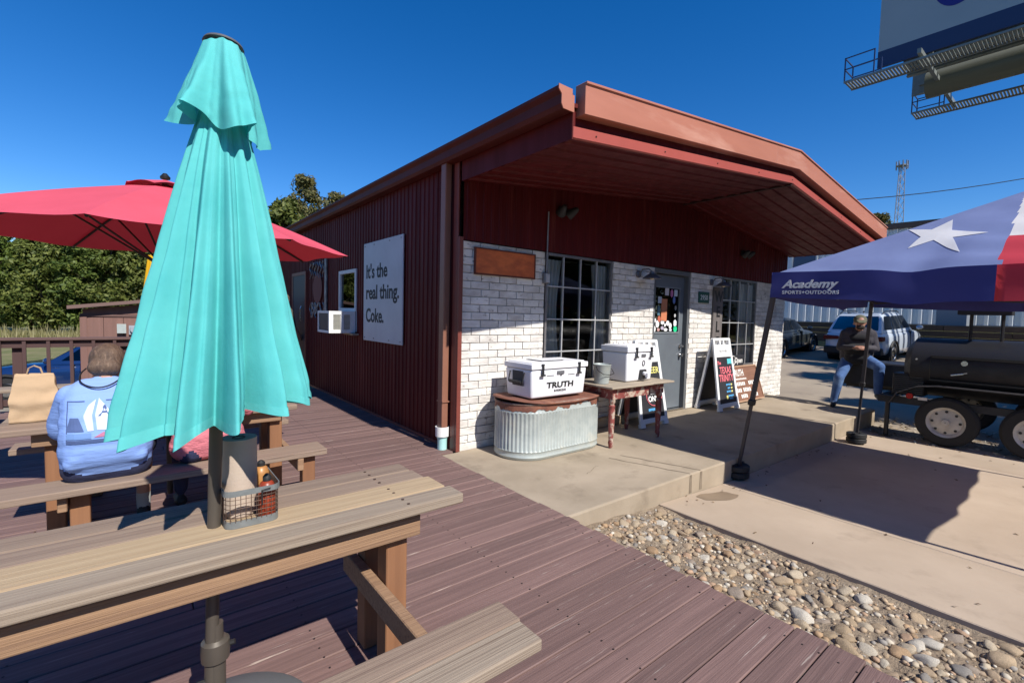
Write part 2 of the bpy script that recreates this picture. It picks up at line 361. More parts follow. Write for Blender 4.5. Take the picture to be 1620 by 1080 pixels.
def stone_geo(seed, sub):
    bm = bmesh.new(); bmesh.ops.create_icosphere(bm, subdivisions=sub, radius=1)
    rs = random.Random(seed); o = Vector((rs.uniform(0, 50), rs.uniform(0, 50), rs.uniform(0, 50)))
    fl = [(Vector((rs.gauss(0, 1), rs.gauss(0, 1), rs.gauss(0, 1))).normalized(), rs.uniform(.6, .82)) for _ in range(9)]
    for v in bm.verts:
        d = v.co.normalized(); r = 1 + .22 * noise.noise(d * 1.3 + o) + .07 * noise.noise(d * 3.5 + o)
        for nn, h in fl:
            q = d.dot(nn) * r
            if q > h: r *= (h + (q - h) * .12) / q
        v.co = d * r
    return bm
stones = []
for k in range(9):
    bm = stone_geo(k, 3); me = bpy.data.meshes.new('stone'); bm.to_mesh(me); bm.free()
    me.polygons.foreach_set('use_smooth', [True] * len(me.polygons)); me.materials.append(M_stone); stones.append(me)
rs = random.Random(3); placed = []
def dens(x, y): return .92 - .55 * sm(.35, .9, x) * sm(-2.2, -2.9, y) - .25 * sm(-3.2, -4.2, y)
tries = 0
while len(placed) < 292 and tries < 60000:
    tries += 1
    y = -1.86 - 2.2 * rs.random() ** 1.25; x = rs.uniform(-.2, .84)
    if rs.random() > dens(x, y): continue
    r = rs.choice((.018, .021, .024, .027, .031, .036, .043)) * rs.uniform(.85, 1.15) * (1 + .12 * sm(-2.4, -3.4, y))
    if any((x-a)**2 + (y-b)**2 < ((r+c)*.80)**2 for a, b, c in placed): continue
    placed.append((x, y, r))
for k, (x, y, r) in enumerate(placed):
    o = bpy.data.objects.new('stone', rs.choice(stones)); w = Vector((x, y, dz(x, y) + r * rs.uniform(-.25, .2))); link(o, bed, w)
    o.rotation_euler = (rs.uniform(-.3, .3), rs.uniform(-.3, .3), rs.uniform(0, 6.28)); o.scale = (r * 1.3, r * .95, r * .68)
mb = MB(); gs = []
for k in range(5):
    bm = stone_geo(k + 20, 1); bm.verts.ensure_lookup_table(); gs.append(([v.co.copy() for v in bm.verts], [[v.index for v in f.verts] for f in bm.faces])); bm.free()
for k in range(3400):
    y = -1.85 - 4.2 * rs.random(); x = rs.uniform(-.3, .87); r = rs.choice((.005, .007, .009, .012, .016, .022)) * rs.uniform(.8, 1.2)
    vs, fs = rs.choice(gs); a = rs.uniform(0, 6.28); ca, sa = math.cos(a), math.sin(a)
    mb.add([(x + (v.x*ca*1.3 - v.y*sa) * r, y + (v.x*sa*1.3 + v.y*ca) * r, dz(x, y) + r*.25 + v.z*r*.7) for v in vs], fs)
mk('pebbles', mb, M_stone2, bed, smooth=2, kind='stuff', fix=False)

# ------------------------------------------------------------------ deck
mb = MB(); mb.box(-6.4, -.24, -6.2, -6.16, -.9, -.03); mb.box(-6.4, .0, 4.72, 4.76, -.9, -.03); mb.box(-.24, -.215, -6.2, .0, -.3, -.035)
for x in (-6, -5, -4, -3, -2, -1, -.3): mb.box(x, x + .04, -6.15, 4.7, -.2, -.035)
deck = mk('deck', mb, mat('deck_joist', (.09, .055, .05), rough=.9), kind='structure')
pm = {}
rs = random.Random(11); y = -5.2; k = 0
while y < 4.74:
    w = .132; front = y + w < .02
    x1 = -.185 + rs.choice((0, .0, .012, -.01, .02)) if front else -.012
    splits = [-6.4, rs.choice((-3.6, -4.2, -3.0, -2.4)) + rs.uniform(-.2, .2), x1]
    for a, b in ((splits[0], splits[1] - .002), (splits[1] + .002, splits[2])):
        mb = MB(); mb.box(a, b, y, y + w, -.036 + rs.uniform(-.0015, .0015), -.002 + rs.uniform(-.0015, .001))
        mk('plank', mb, M_deck, deck, bevel=.004)
    y += w + .0055

# screw heads of the deck boards
mb = MB()
yy = -4.2
while yy < 3.0:
    for jx in (-3.98, -2.98, -1.98, -.98, -.28):
        for q in (.03, .102): mb.lathe([(.0045, -.001), (.0045, .0002)], 6, (jx, yy + q, 0))
    yy += .1375
mk('screw_heads', mb, mat('screw_steel', (.05, .04, .038), rough=.5, metal=.5), deck, kind='stuff', fix=False)
# run-off stains and hairline cracks on the porch slab
def ribbon(pts, w, z, name, m):
    mb = MB(); vs = []
    for k, (x, y) in enumerate(pts):
        x2, y2 = pts[min(k+1, len(pts)-1)]; x1, y1 = pts[max(k-1, 0)]; d = Vector((x2-x1, y2-y1, 0)).normalized(); n_ = Vector((-d.y, d.x, 0)); ww = w * (.6 + .5 * noise.noise(Vector((x*9, y*9, 1))))
        vs += [(x + n_.x*ww, y + n_.y*ww, z(x)), (x - n_.x*ww, y - n_.y*ww, z(x))]
    mb.add(vs, [(2*k, 2*k+1, 2*k+3, 2*k+2) for k in range(len(pts)-1)]); mk(name, mb, m, kind='structure', fix=False)
M_stain = mat('water_stain', (.15, .115, .08), (.22, .175, .125), rough=.8, scale=9); zp = lambda x: -.002*abs(x) + .0015
for x0 in (1.42, 1.60): ribbon([(x0 - .25 + .26*t/12 + .02*noise.noise(Vector((x0*5, t*.5, 0))), -1.05 - .745*t/12) for t in range(13)], .012, zp, 'water_stain', M_stain); 
for x0 in (1.43, 1.61): mk('water_stain', MB().add([(x0 - .018, -1.8025, -.012), (x0 + .018, -1.8025, -.012), (x0 + .024, -1.8025, -.185), (x0 - .022, -1.8025, -.185)], [(0, 1, 2, 3)]), M_stain, kind='structure')
ribbon([(.62 + .03*t, -1.25 + .012*t + .03*noise.noise(Vector((t*.6, 3, 0)))) for t in range(10)], .004, zp, 'hairline_crack', M_stain)
ribbon([(2.6 + .2*t, -5.4 + .55*math.sin(t*.45) + .08*noise.noise(Vector((t*.7, 8, 0)))) for t in range(13)], .004, lambda x: pz(x, -4) + .0015, 'hairline_crack', M_stain)
# ------------------------------------------------------------------ building
BW = 7.9; RX = 3.95; Y0 = -1.55; YB = 9.0
def zs(x): return 2.754 + .107 * (x if x < RX else BW - x)             # soffit height
bld = thing('restaurant_building', 'long dark red metal building with whitewashed brick front and gabled porch roof', 'building', (RX, 3.7, 0))
def ribs(length, pitch, depth, wid):
    """profile (s, d) of ribbed sheet"""
    p = [(0, 0)]; s = pitch / 2
    while s < length - pitch * .3:
        p += [(s - wid, 0), (s - wid * .5, depth), (s + wid * .5, depth), (s + wid, 0)]; s += pitch
    p.append((length, 0)); return p
# side wall sheet (faces -x) with window opening
SW = (2.79, 3.54, 1.42, 2.05)
mb = MB()
P = ribs(YB, .1016, .011, .019)
for (a, d), (b, e) in zip(P, P[1:]):
    mid = (a + b) / 2
    for z0, z1 in (((0.0, 1.10), (2.05, 2.98)) if SW[0] < mid < SW[1] else ((0.0, 2.98),)):
        mb.add([(-d, a, z0), (-e, b, z0), (-e, b, z1), (-d, a, z1)], [(0, 1, 2, 3)])
mk('side_wall', mb, M_redmetal, bld, fix=False)
# gable wall sheet (faces -y) over the brick
mb = MB(); P = ribs(BW - .06, .1016, .010, .019)
for (a, d), (b, e) in zip(P, P[1:]):
    mb.add([(a + .03, -.02 - d, 2.172), (b + .03, -.02 - e, 2.172), (b + .03, -.02 - e, zs(b) + .03), (a + .03, -.02 - d, zs(a) + .03)], [(0, 1, 2, 3)])
mk('gable_wall', mb, M_redmetal, bld, fix=False)
# soffit, sheet ribs running down the slope
for s in (0, 1):
    mb = MB(); P = ribs(1.545, .19, -.016, .03)
    for (a, d), (b, e) in zip(P, P[1:]):
        xa, xb = (0.0, RX - .004) if s == 0 else (BW, RX + .004)
        mb.add([(xa, Y0 + a, zs(xa) + d), (xb, Y0 + a, zs(xb) + d), (xb, Y0 + b, zs(xb) + e), (xa, Y0 + b, zs(xa) + e)], [(0, 1, 2, 3)])
    mk('soffit', mb, M_redmetal, bld, fix=False)
mk('soffit_joint', MB().box(RX - .02, RX + .02, Y0 + .01, -.04, zs(RX) - .026, zs(RX) - .005), mat('dark_seam', (.03, .008, .007), rough=.8), bld)
def strip(y0, y1, h0, h1, x0=0.0, x1=BW, n=1):
    mb = MB(); xs_ = [x0, RX, x1]
    vs = []
    for x in xs_:
        for y in (y0, y1):
            for h in (h0, h1): vs.append((x, y, zs(max(0, min(BW, x))) + h))
    fs = []
    for i in (0, 1):
        a = i*4; b = a + 4; fs += [(a, b, b+1, a+1), (a+2, a+3, b+3, b+2), (a, a+2, b+2, b), (a+1, b+1, b+3, a+3)]
    fs += [(0, 1, 3, 2), (8, 10, 11, 9)]; mb.add(vs, fs); return mb
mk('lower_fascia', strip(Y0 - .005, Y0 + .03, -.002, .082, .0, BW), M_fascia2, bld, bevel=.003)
mk('fascia_recess', strip(Y0 + .02, Y0 + .05, .07, .2, .02, BW - .02), M_redmetal, bld)
for a, b in ((.045, 3.3), (3.304, BW - .02)):
    mb = MB(); xs_ = [x for x in (a, RX, b) if a <= x <= b]; vs = []
    for x in xs_: vs += [(x, Y0 - .075, zs(x) + .155), (x, Y0 - .075, zs(x) + .37), (x, Y0 - .088, zs(x) + .37), (x, Y0 - .088, zs(x) + .39), (x, Y0 + .03, zs(x) + .39), (x, Y0 + .03, zs(x) + .155)]
    fs = []
    for i in range(len(xs_) - 1):
        for j in range(6): fs.append((i*6+j, i*6+(j+1) % 6, (i+1)*6+(j+1) % 6, (i+1)*6+j))
    fs += [(0, 1, 2, 3, 4, 5), tuple(len(vs) - 6 + q for q in (5, 4, 3, 2, 1, 0))]
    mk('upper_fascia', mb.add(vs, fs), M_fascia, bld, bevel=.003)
for k in range(9):
    x = .25 + k * .92; mb = MB().lathe([(.007, 0), (.007, -.004), (.003, -.008)], 8, (x, Y0 - .006, zs(x) + .04), 'y')
    mk('screw', mb, mat('screw_dark', (.06, .02, .015), rough=.5), bld)
# roof sheets
for s in (0, 1):
    xa, xb = (-.03, RX) if s == 0 else (BW + .03, RX)
    za, zb = 3.0, 3.0 + .107 * RX + .1
    mb = MB(); mb.add([(xa, Y0, za), (xb, Y0, zb), (xb, YB + .2, zb), (xa, YB + .2, za), (xa, Y0, za - .03), (xb, Y0, zb - .03), (xb, YB + .2, zb - .03), (xa, YB + .2, za - .03)],
                      [(0, 1, 2, 3), (4, 7, 6, 5), (0, 4, 5, 1), (1, 5, 6, 2), (2, 6, 7, 3), (3, 7, 4, 0)])
    mk('roof', mb, M_redmetal, bld)
# side returns under the eaves in front of the wall
mk('eave_return', MB().box(-.006, .012, Y0 + .001, -.03, zs(0) - .01, 2.96), M_redmetal, bld)
mk('eave_return', MB().box(BW - .012, BW + .006, Y0 + .001, -.03, zs(0) - .01, 2.96), M_redmetal, bld)
mb = MB()
gp = [(-.012, 2.935), (-.115, 2.935), (-.135, 2.965), (-.135, 3.03), (-.165, 3.06), (-.165, 3.085), (-.15, 3.085), (-.15, 3.07), (-.012, 3.07)]
mb.prism(gp, Y0 - .005, YB + .2, 'y'); 
gut = mk('gutter', mb, M_gutter, bld, bevel=.002)
mk('gutter_end_cap', MB().prism([(-.008, 2.93), (-.118, 2.93), (-.139, 2.963), (-.139, 3.028), (-.169, 3.058), (-.169, 3.09), (-.03, 3.09), (-.03, 3.05), (-.008, 3.05)], Y0 - .014, Y0 - .006, 'y'), M_fascia, gut)
mk('gutter', MB().box(BW + .012, BW + .15, Y0 - .005, YB + .2, 2.935, 3.08), M_gutter, bld)
# corner trim, downspout
mk('corner_trim', MB().box(-.02, -.004, .004, .09, 0, 2.95).box(-.018, .03, -.03, .0035, .0, 2.2), M_trim, bld, bevel=.003)
dsp = mk('downspout', MB().box(-.102, -.03, .12, .215, .20, 2.94), M_dspout, bld, bevel=.008, seg=2)
mk('strap', MB().box(-.106, -.012, .108, .227, .5, .515), M_dspout, dsp)
mk('pipe_collar', MB().lathe([(.05, .135), (.072, .14), (.074, .24), (.064, .24), (.06, .2)], 20, (-.066, .167, 0)), mat('white_pvc', (.78, .78, .76), rough=.35), dsp, smooth=True)
mk('drain_pipe', MB().lathe([(.05, -.06), (.05, .1), (.06, .14)], 20, (-.066, .167, 0)), mat('teal_pvc', (.42, .72, .70), rough=.4), dsp, smooth=True)
mk('base_trim', MB().box(-.018, .0, .3, YB, .0, .03), M_trim, bld)
# brick front
OPEN = [(1.17, 2.39, .61, 2.17), (3.33, 4.30, -.1, 2.17), (5.28, 6.60, .61, 2.17)]
mb = MB()
xsn = [.03, 1.17, 2.39, 3.33, 4.30, 5.28, 6.60, BW - .02]
for i in range(len(xsn) - 1):
    a, b = xsn[i], xsn[i+1]
    if i == 3: continue
    if i in (1, 5): mb.box(a, b, .010, .12, -.16, .61)
    else: mb.box(a, b, .010, .12, -.16, 2.168)
bw = mk('brick_wall', mb, M_mortar, bld)
ch = .0805; pit = .238; j = .0065; rs = random.Random(5); cand = []
for c in range(-1, 27):
    z0 = c * ch - .002; z1 = z0 + ch - j
    if z1 > 2.17: break
    off = (c % 2) * pit / 2 + rs.uniform(-.012, .012)
    x = .03 - off
    while x < BW - .02:
        a, b = max(x, .03), min(x + pit - j, BW - .02); x += pit
        segs = [(a, b)]
        for (p, q, r, t) in OPEN:
            if z1 > r + .02 and z0 < t:
                ns = []
                for (u, v) in segs:
                    if v <= p or u >= q: ns.append((u, v))
                    else:
                        if u < p: ns.append((u, p - .002))
                        if v > q: ns.append((q + .002, v))
                segs = ns
        for u, v in segs:
            if v - u > .02 and not (z1 < .02 and u < 7.1): cand.append((u, v, z0, z1))
cache = {}
def kbr(b):
    x = (b[0] + b[1]) / 2; z = (b[2] + b[3]) / 2
    hid = 6 if (x > .25 and x < 1.7 and z < .5) or (1.7 < x < 2.5 and z < .6) else 0
    return math.hypot(x + 2.56, 4.08) + hid
cand.sort(key=kbr); far = MB()
for n_, (u, v, z0, z1) in enumerate(cand):
    w = round(v - u, 2); w = min(w, v - u)
    d = rs.uniform(-.003, .003)
    if n_ < 298:
        key = round(w, 2)
        if key not in cache: cache[key] = bricklike('brick', key, .04, ch - j, M_brick, .003)
        o = bpy.data.objects.new('brick', cache[key]); link(o, bw, ((u + v) / 2, .012 + d, (z0 + z1) / 2))
        o.rotation_euler = (0, 0, rs.uniform(-.006, .006))
    else: far.box(u, v, -.008 + d, .03, z0, z1)
mk('brick_courses', far, M_brick_i if 'M_brick_i' in globals() else mat('whitewashed_brick_far', (.74, .71, .66), (.53, .49, .45), rough=.88, scale=7, stretch=(.6, 1, 1.2), bump=.6, bscale=34, bdist=.008, rand=.12, island=True, lo=.42, hi=.68, c3=(.15, .115, .1), s3=12, st3=(1, 1, 1.8), lo3=.60, hi3=.74), bw, kind='stuff', bevel=.004)
mk('sill_course', MB().box(1.17, 2.39, -.03, .1, .565, .605), M_brick, bw, bevel=.006); mk('sill_course', MB().box(5.28, 6.60, -.03, .1, .565, .605), M_brick, bw, bevel=.006)
# interior shell
mb = MB()
mb.add([(.1, .13, -.05), (BW-.1, .13, -.05), (BW-.1, 6, -.05), (.1, 6, -.05), (.1, .13, 2.5), (BW-.1, .13, 2.5), (BW-.1, 6, 2.5), (.1, 6, 2.5)], [(0, 1, 2, 3), (4, 7, 6, 5), (1, 2, 6, 5), (2, 3, 7, 6), (3, 0, 4, 7)])
mk('interior', mb, M_room, bld, fix=False)
mk('interior_counter', MB().box(1.5, 4.8, 2.4, 3.0, 0, 1.05).box(1.45, 4.9, 2.35, 3.05, 1.05, 1.09), mat('counter_wood', (.16, .09, .05), rough=.5), bld)
mk('back_wall', MB().box(.0, BW, YB, YB + .03, -.3, 3.1), M_redmetal, bld)
mk('far_side_wall', MB().box(BW - .005, BW + .0, .13, YB, -.4, 2.95), M_redmetal, bld)
# windows
def window(x0, x1, z0, z1, rows, colsn, light):
    w = mk('window', MB().box(x0, x0 + .03, -.012, .06, z0, z1).box(x1 - .03, x1, -.012, .06, z0, z1).box(x0 + .03, x1 - .03, -.012, .06, z0, z0 + .03).box(x0 + .03, x1 - .03, -.012, .06, z1 - .03, z1), M_frame, bld)
    for k in range(1, colsn):
        x = x0 + (x1 - x0) * k / colsn; mk('muntin', MB().box(x - .008, x + .008, -.004, .03, z0 + .03, z1 - .03), light, w)
    for k in range(1, rows):
        z = z0 + (z1 - z0) * k / rows; mk('muntin', MB().box(x0 + .03, x1 - .03, -.006, .028, z - .008, z + .008), light, w)
    for r in range(rows):
        for c in range(colsn):
            a = x0 + (x1 - x0) * c / colsn + .009; b = x0 + (x1 - x0) * (c + 1) / colsn - .009
            e = z0 + (z1 - z0) * r / rows + .009; f = z0 + (z1 - z0) * (r + 1) / rows - .009
            t1, t2 = random.uniform(-.0016, .0016), random.uniform(-.0016, .0016)
            mk('pane', MB().add([(a, .012 + t1, e), (b, .012 + t2, e), (b, .012 - t1, f), (a, .012 - t2, f)], [(0, 1, 2, 3)]), M_glass, w, fix=False)
    return w
M_munt = mat('pale_muntin', (.5, .5, .5), rough=.4, metal=.3)
w1 = window(1.185, 2.375, .61, 2.165, 4, 4, M_munt); w2 = window(5.295, 6.585, .61, 2.165, 4, 4, M_munt)
def curtain(w, x0, x1, z0, z1, sweep):
    mb = MB(); mb.grid(40, 14, lambda a, b: (x0 + (x1 - x0) * a * (1 - .45 * sweep * math.sin(math.pi * min(1, b * 1.2)) ) if sweep >= 0 else x1 - (x1 - x0) * (1 - a) * (1 + .45 * sweep * math.sin(math.pi * min(1, b * 1.2))), .075 + .018 * math.sin(a * 30 + b) + .008 * math.sin(a * 57), z0 + (z1 - z0) * (1 - b)))
    mk('curtain', mb, M_curtain, w, smooth=2)
curtain(w1, 1.2, 1.5, .62, 2.1, .5); curtain(w1, 2.06, 2.37, .62, 2.1, -.4); curtain(w2, 6.0, 6.56, .62, 2.1, -.5)
mk('curtain_rod', MB().tube([(1.2, .1, 2.1), (2.36, .1, 2.1)], .008), M_chrome, w1)
# door
door = mk('door', MB().box(3.385, 3.47, .075, .12, .03, 2.09).box(4.12, 4.245, .075, .12, .03, 2.09).box(3.47, 4.12, .075, .12, .03, 1.22).box(3.47, 4.12, .075, .12, 1.9, 2.09), mat('slate_door_paint', (.135, .155, .175), (.115, .13, .15), rough=.45, scale=3), bld)
mk('door_frame', MB().box(3.332, 3.384, .0, .13, .0, 2.165).box(4.246, 4.298, .0, .13, .0, 2.165).box(3.384, 4.246, .0, .13, 2.1, 2.165), mat('door_frame_grey', (.12, .125, .13), rough=.5), bld)
mk('threshold', MB().box(3.384, 4.246, .0, .13, .0, .022), M_chrome, bld)
mk('pane', MB().box(3.47, 4.12, .09, .1, 1.22, 1.9), M_glassdk, door)
mk('lite_frame', MB().box(3.455, 4.135, .064, .074, 1.205, 1.225).box(3.455, 4.135, .064, .074, 1.895, 1.915).box(3.455, 3.472, .064, .074, 1.225, 1.895).box(4.118, 4.135, .064, .074, 1.225, 1.895), mat('lite_frame_grey', (.2, .22, .24), rough=.5), door)
for z in (1.0, .86): mk('door_lock' if z > .9 else 'door_knob', MB().lathe([(.034, .075), (.034, .058), (.02, .052), (.02 if z > .9 else .012, .04), (.024 if z < .9 else .018, .03), (.024 if z < .9 else .016, .012)], 14, (4.185, 0, z), 'y'), M_chrome, door, smooth=True)
stick = [(3.74, 1.56, .15, .34, (.55, .2, .1)), (3.62, 1.71, .09, .1, (.55, .6, .66)), (3.8, 1.84, .1, .11, (.65, .6, .6)), (3.93, 1.82, .08, .13, (.5, .16, .34)), (4.04, 1.83, .09, .1, (.55, .6, .66)),
         (4.0, 1.72, .07, .12, (.12, .2, .5)), (3.6, 1.55, .06, .14, (.1, .2, .26)), (3.62, 1.42, .08, .1, (.5, .13, .08)), (4.05, 1.6, .05, .08, (.3, .3, .3)), (4.04, 1.48, .05, .06, (.5, .5, .5)),
         (3.52, 1.40, .05, .06, (.8, .8, .8)), (3.58, 1.345, .09, .11, (.85, .85, .85)), (3.71, 1.37, .1, .07, (.85, .85, .85)), (3.85, 1.36, .09, .08, (.8, .8, .82)), (3.92, 1.32, .08, .09, (.85, .85, .85)), (4.05, 1.36, .09, .12, (.8, .82, .85)),
         (3.51, 1.27, .06, .09, (.85, .85, .85)), (3.61, 1.26, .07, .05, (.5, .3, .28)), (3.71, 1.285, .09, .06, (.45, .4, .5)), (3.8, 1.26, .1, .05, (.8, .8, .8)), (4.06, 1.27, .1, .1, (.02, .6, .26)), (3.78, 1.33, .05, .06, (.8, .8, .8)), (3.93, 1.255, .08, .045, (.6, .62, .65))]
for i, (x, z, w, h, c) in enumerate(stick):
    m_ = mat('sticker_%d' % i, c, rough=.5)
    if i in (0, 1, 2, 4, 6): mk('sticker' if i else 'poster', MB().box(x - w/2, x + w/2, .084, .087, z - h/2, z + h/2), m_, door)
    else: mk('sticker', MB().lathe([(.5, .084), (.5, .087)], 10 if i % 3 else 6, (0, 0, 0), 'y') if False else MB(Matrix.Translation((x, 0, z)) @ Matrix.Diagonal((w, 1, h, 1))).lathe([(.5, .084), (.5, .087)], 10 if i % 3 else 6, (0, 0, 0), 'y'), m_, door)
# side window, its panel below
sw = mk('window', MB().box(-.03, .03, 2.79, 2.84, 1.42, 2.05).box(-.03, .03, 3.49, 3.54, 1.42, 2.05).box(-.03, .03, 2.84, 3.49, 2.0, 2.05).box(-.03, .03, 2.84, 3.49, 1.42, 1.47), mat('vinyl_white', (.55, .56, .58), rough=.5), bld)
mk('pane', MB().add([(.0, 2.84, 1.47), (.0, 3.49, 1.47), (.0, 3.49, 2.0), (.0, 2.84, 2.0)], [(3, 2, 1, 0)]), glassmat('side_glass', (.12, .14, .14), 1.9), sw, fix=False)
mk('filler_panel', MB().box(-.012, .0, 2.79, 3.54, 1.12, 1.42), mat('filler_grey', (.33, .36, .42), rough=.6), sw)
mk('ledge', MB().box(-.1, .0, 2.72, 3.1, 1.07, 1.095), mat('ledge_wood', (.3, .24, .18), rough=.8), sw)
# far side door
sd = mk('door', MB().box(-.035, .0, 5.42, 6.3, .04, 2.1), mat('navy_door', (.03, .035, .05), rough=.5), bld)
mk('door_trim', MB().box(-.045, .0, 5.36, 5.42, .0, 2.16).box(-.045, .0, 6.3, 6.36, 0, 2.16).box(-.045, .0, 5.42, 6.3, 2.1, 2.16), M_trim, sd)
mk('pull_handle', MB().tube([(-.06, 5.6, 1.2), (-.08, 5.6, 1.25), (-.08, 5.6, 1.45), (-.06, 5.6, 1.5)], .012), M_chrome, sd)
# ------------------------------------------------------------------ fixtures on the building (things hung on it)
def barn_light(x, z, lab):
    t = thing('barn_light', lab, 'lamp', (x, -.02, z), 'barn lights on the brick')
    mk('wall_plate', MB().lathe([(.05, -.01), (.05, -.03), (.03, -.04)], 14, (x - .07, 0, z + .05), 'y'), mat('weathered_bronze', (.16, .155, .17), rough=.45, metal=.4), t, smooth=True)
    mk('arm', MB().tube([(x - .07, -.03, z + .05), (x - .06, -.08, z + .11), (x - .02, -.15, z + .12), (x, -.19, z + .08)], .011), MATS['weathered_bronze'], t, smooth=True)
    mk('shade', MB().lathe([(.03, .08), (.035, .05), (.07, .035), (.115, .0), (.125, -.02), (.12, -.02), (.1, .002), (.03, .03)], 20, (x, -.19, z)), MATS['weathered_bronze'], t, smooth=True)
    mk('bulb', MB().ball((x, -.19, z - .005), .03), mat('bulb_glass', (.55, .45, .3), rough=.2), t, smooth=True)
barn_light(3.0, 1.99, 'bronze barn lamp on the brick between the left window and the door')
barn_light(4.98, 2.0, 'bronze barn lamp on the brick right of the door above the green number sign')
def flood(x, z, lab):
    t = thing('flood_light', lab, 'lamp', (x, -.04, z), 'flood lights under the soffit')
    mk('junction_box', MB().box(x - .05, x + .05, -.09, -.032, z - .05, z + .05), M_blackp, t, bevel=.006)
    for s in (-1, 1):
        mk('lamp_head', MB(T((x + s * .08, -.13, z - .02), R(20 * s), R(62))).lathe([(.02, .09), (.035, .06), (.06, -.03), (.06, -.05), (.05, -.045)], 14), M_blackp, t, smooth=True)
flood(1.38, 2.66, 'black twin flood lamp under the soffit above the left window')
flood(5.9, 2.62, 'black twin flood lamp under the soffit above the right window')
t = thing('conduit', 'thin grey conduit with outlet box at the left edge of the left window', 'conduit', (1.165, -.02, 1.8))
mk('pipe', MB().tube([(1.165, -.04, 1.9), (1.165, -.05, 2.62)], .009), M_frame, t); mk('outlet_box', MB().box(1.125, 1.205, -.06, -.012, 1.80, 1.92), M_frame, t, bevel=.006)
mk('outlet_cover', MB().box(1.135, 1.195, -.068, -.061, 1.81, 1.91), M_munt, t)
t = thing('wall_plaque', 'rusty orange metal plaque high on the brick left of the window', 'sign', (.58, -.02, 1.97))
M_rust = mat('orange_rust', (.7, .17, .05), (.46, .1, .035), rough=.8, scale=6, stretch=(1, 1, 2), bump=.3, c3=(.13, .12, .15), s3=5, lo3=.68, hi3=.8)
mk('plate', MB().box(.175, .985, -.035, -.022, 1.845, 2.105), M_rust, t)
mk('rim', MB().box(.165, .995, -.04, -.02, 1.835, 1.85).box(.165, .995, -.04, -.02, 2.1, 2.115).box(.165, .18, -.04, -.02, 1.85, 2.1).box(.98, .995, -.04, -.02, 1.85, 2.1), mat('plaque_rim', (.13, .035, .02), rough=.8), t)
WF = lambda x, z, y=-.03: frameM((x, y, z), (1, 0, 0), (0, 0, 1))
t = thing('number_sign', 'small green house number sign on the brick right of the door', 'sign', (4.68, -.02, 1.79))
mk('plate', MB().box(4.52, 4.85, -.026, -.014, 1.70, 1.88), mat('sign_green', (.006, .075, .055), rough=.5), t, bevel=.004)
mk('lettering', text_mb('2950', .115, WF(4.685, 1.75, -.027), align='CENTER'), M_white, t)
t = thing('welcome_board', 'tall narrow grey wooden welcome board beside the right window', 'sign', (5.12, -.02, .1))
mk('board', MB().box(4.97, 5.27, -.045, -.014, .12, 1.98), mat('grey_board', (.15, .13, .125), (.10, .09, .085), rough=.8, scale=3, stretch=(6, 6, .6), bump=.3), t, bevel=.003)
for k, ch_ in enumerate('WELCOME'): mk('letter', text_mb(ch_, .25, WF(5.12, 1.74 - k * .255, -.047), align='CENTER', bold=.006), M_black, t)
# coke board on the side wall
LF = lambda y, z, x=-.04: frameM((x, y, z), (0, -1, 0), (0, 0, 1))
t = thing('slogan_sign', 'large pale rectangular sign with black slogan on the dark red side wall', 'sign', (-.03, 1.85, 1.02))
mk('panel', MB().box(-.034, -.016, 1.22, 2.47, 1.02, 2.37), mat('sign_white', (.52, .53, .56), (.46, .47, .5), rough=.5, scale=3, c3=(.36, .36, .37), s3=16, lo3=.7, hi3=.78), t, bevel=.004)
for k, s_ in enumerate(("It's the", 'real thing.', 'Coke.')): mk('lettering', text_mb(s_, .262, LF(2.38, (1.885, 1.60, 1.285)[k], -.035), bold=.0062, fit=(.70, 1.05, .60)[k]), mat('sign_ink', (.012, .012, .018), rough=.6), t)
mb = MB()
for y_ in (1.27, 1.6, 2.1, 2.42):
    for z_ in (1.06, 2.33): mb.lathe([(.009, -.034), (.009, -.04), (.003, -.042)], 8, (0, y_, z_), 'x')
mk('screws', mb, M_frame, t)
# window air conditioner
t = thing('air_conditioner', 'white window air conditioner sticking out of the red side wall', 'air conditioner', (-.2, 3.1, 1.1))
mk('case', MB().box(-.40, -.385, 2.83, 3.37, 1.1, 1.135).box(-.40, -.385, 2.83, 3.37, 1.385, 1.42).box(-.40, -.385, 2.83, 2.87, 1.135, 1.385).box(-.40, -.385, 3.33, 3.37, 1.135, 1.385)
   .box(-.385, -.02, 2.83, 3.37, 1.405, 1.42).box(-.385, -.02, 2.83, 3.37, 1.1, 1.115).box(-.385, -.02, 2.845, 2.85, 1.115, 1.405).box(-.385, -.02, 3.355, 3.37, 1.115, 1.405)
   .box(-.385, -.02, 2.83, 2.844, 1.115, 1.15).box(-.385, -.02, 2.83, 2.844, 1.37, 1.405).box(-.385, -.34, 2.83, 2.844, 1.15, 1.37).box(-.23, -.19, 2.83, 2.844, 1.15, 1.37).box(-.09, -.02, 2.83, 2.844, 1.15, 1.37), mat('appliance_white', (.72, .72, .70), rough=.45), t)
mb = MB()
for k in range(13): mb.box(-.392, -.388, 2.875, 3.325, 1.145 + k * .018, 1.152 + k * .018)
mb.box(-.386, -.382, 2.87, 3.33, 1.14, 1.38)
mk('rear_grille', mb, mat('grille_dark', (.05, .05, .06), rough=.5), t)
mb = MB()
for k in range(12):
    for a, b in ((-.335, -.235), (-.185, -.095)): mb.box(a, b, 2.836, 2.842, 1.155 + k * .018, 1.164 + k * .018)
mk('side_louvers', mb, mat('louver_tan', (.35, .34, .28), rough=.6), t)
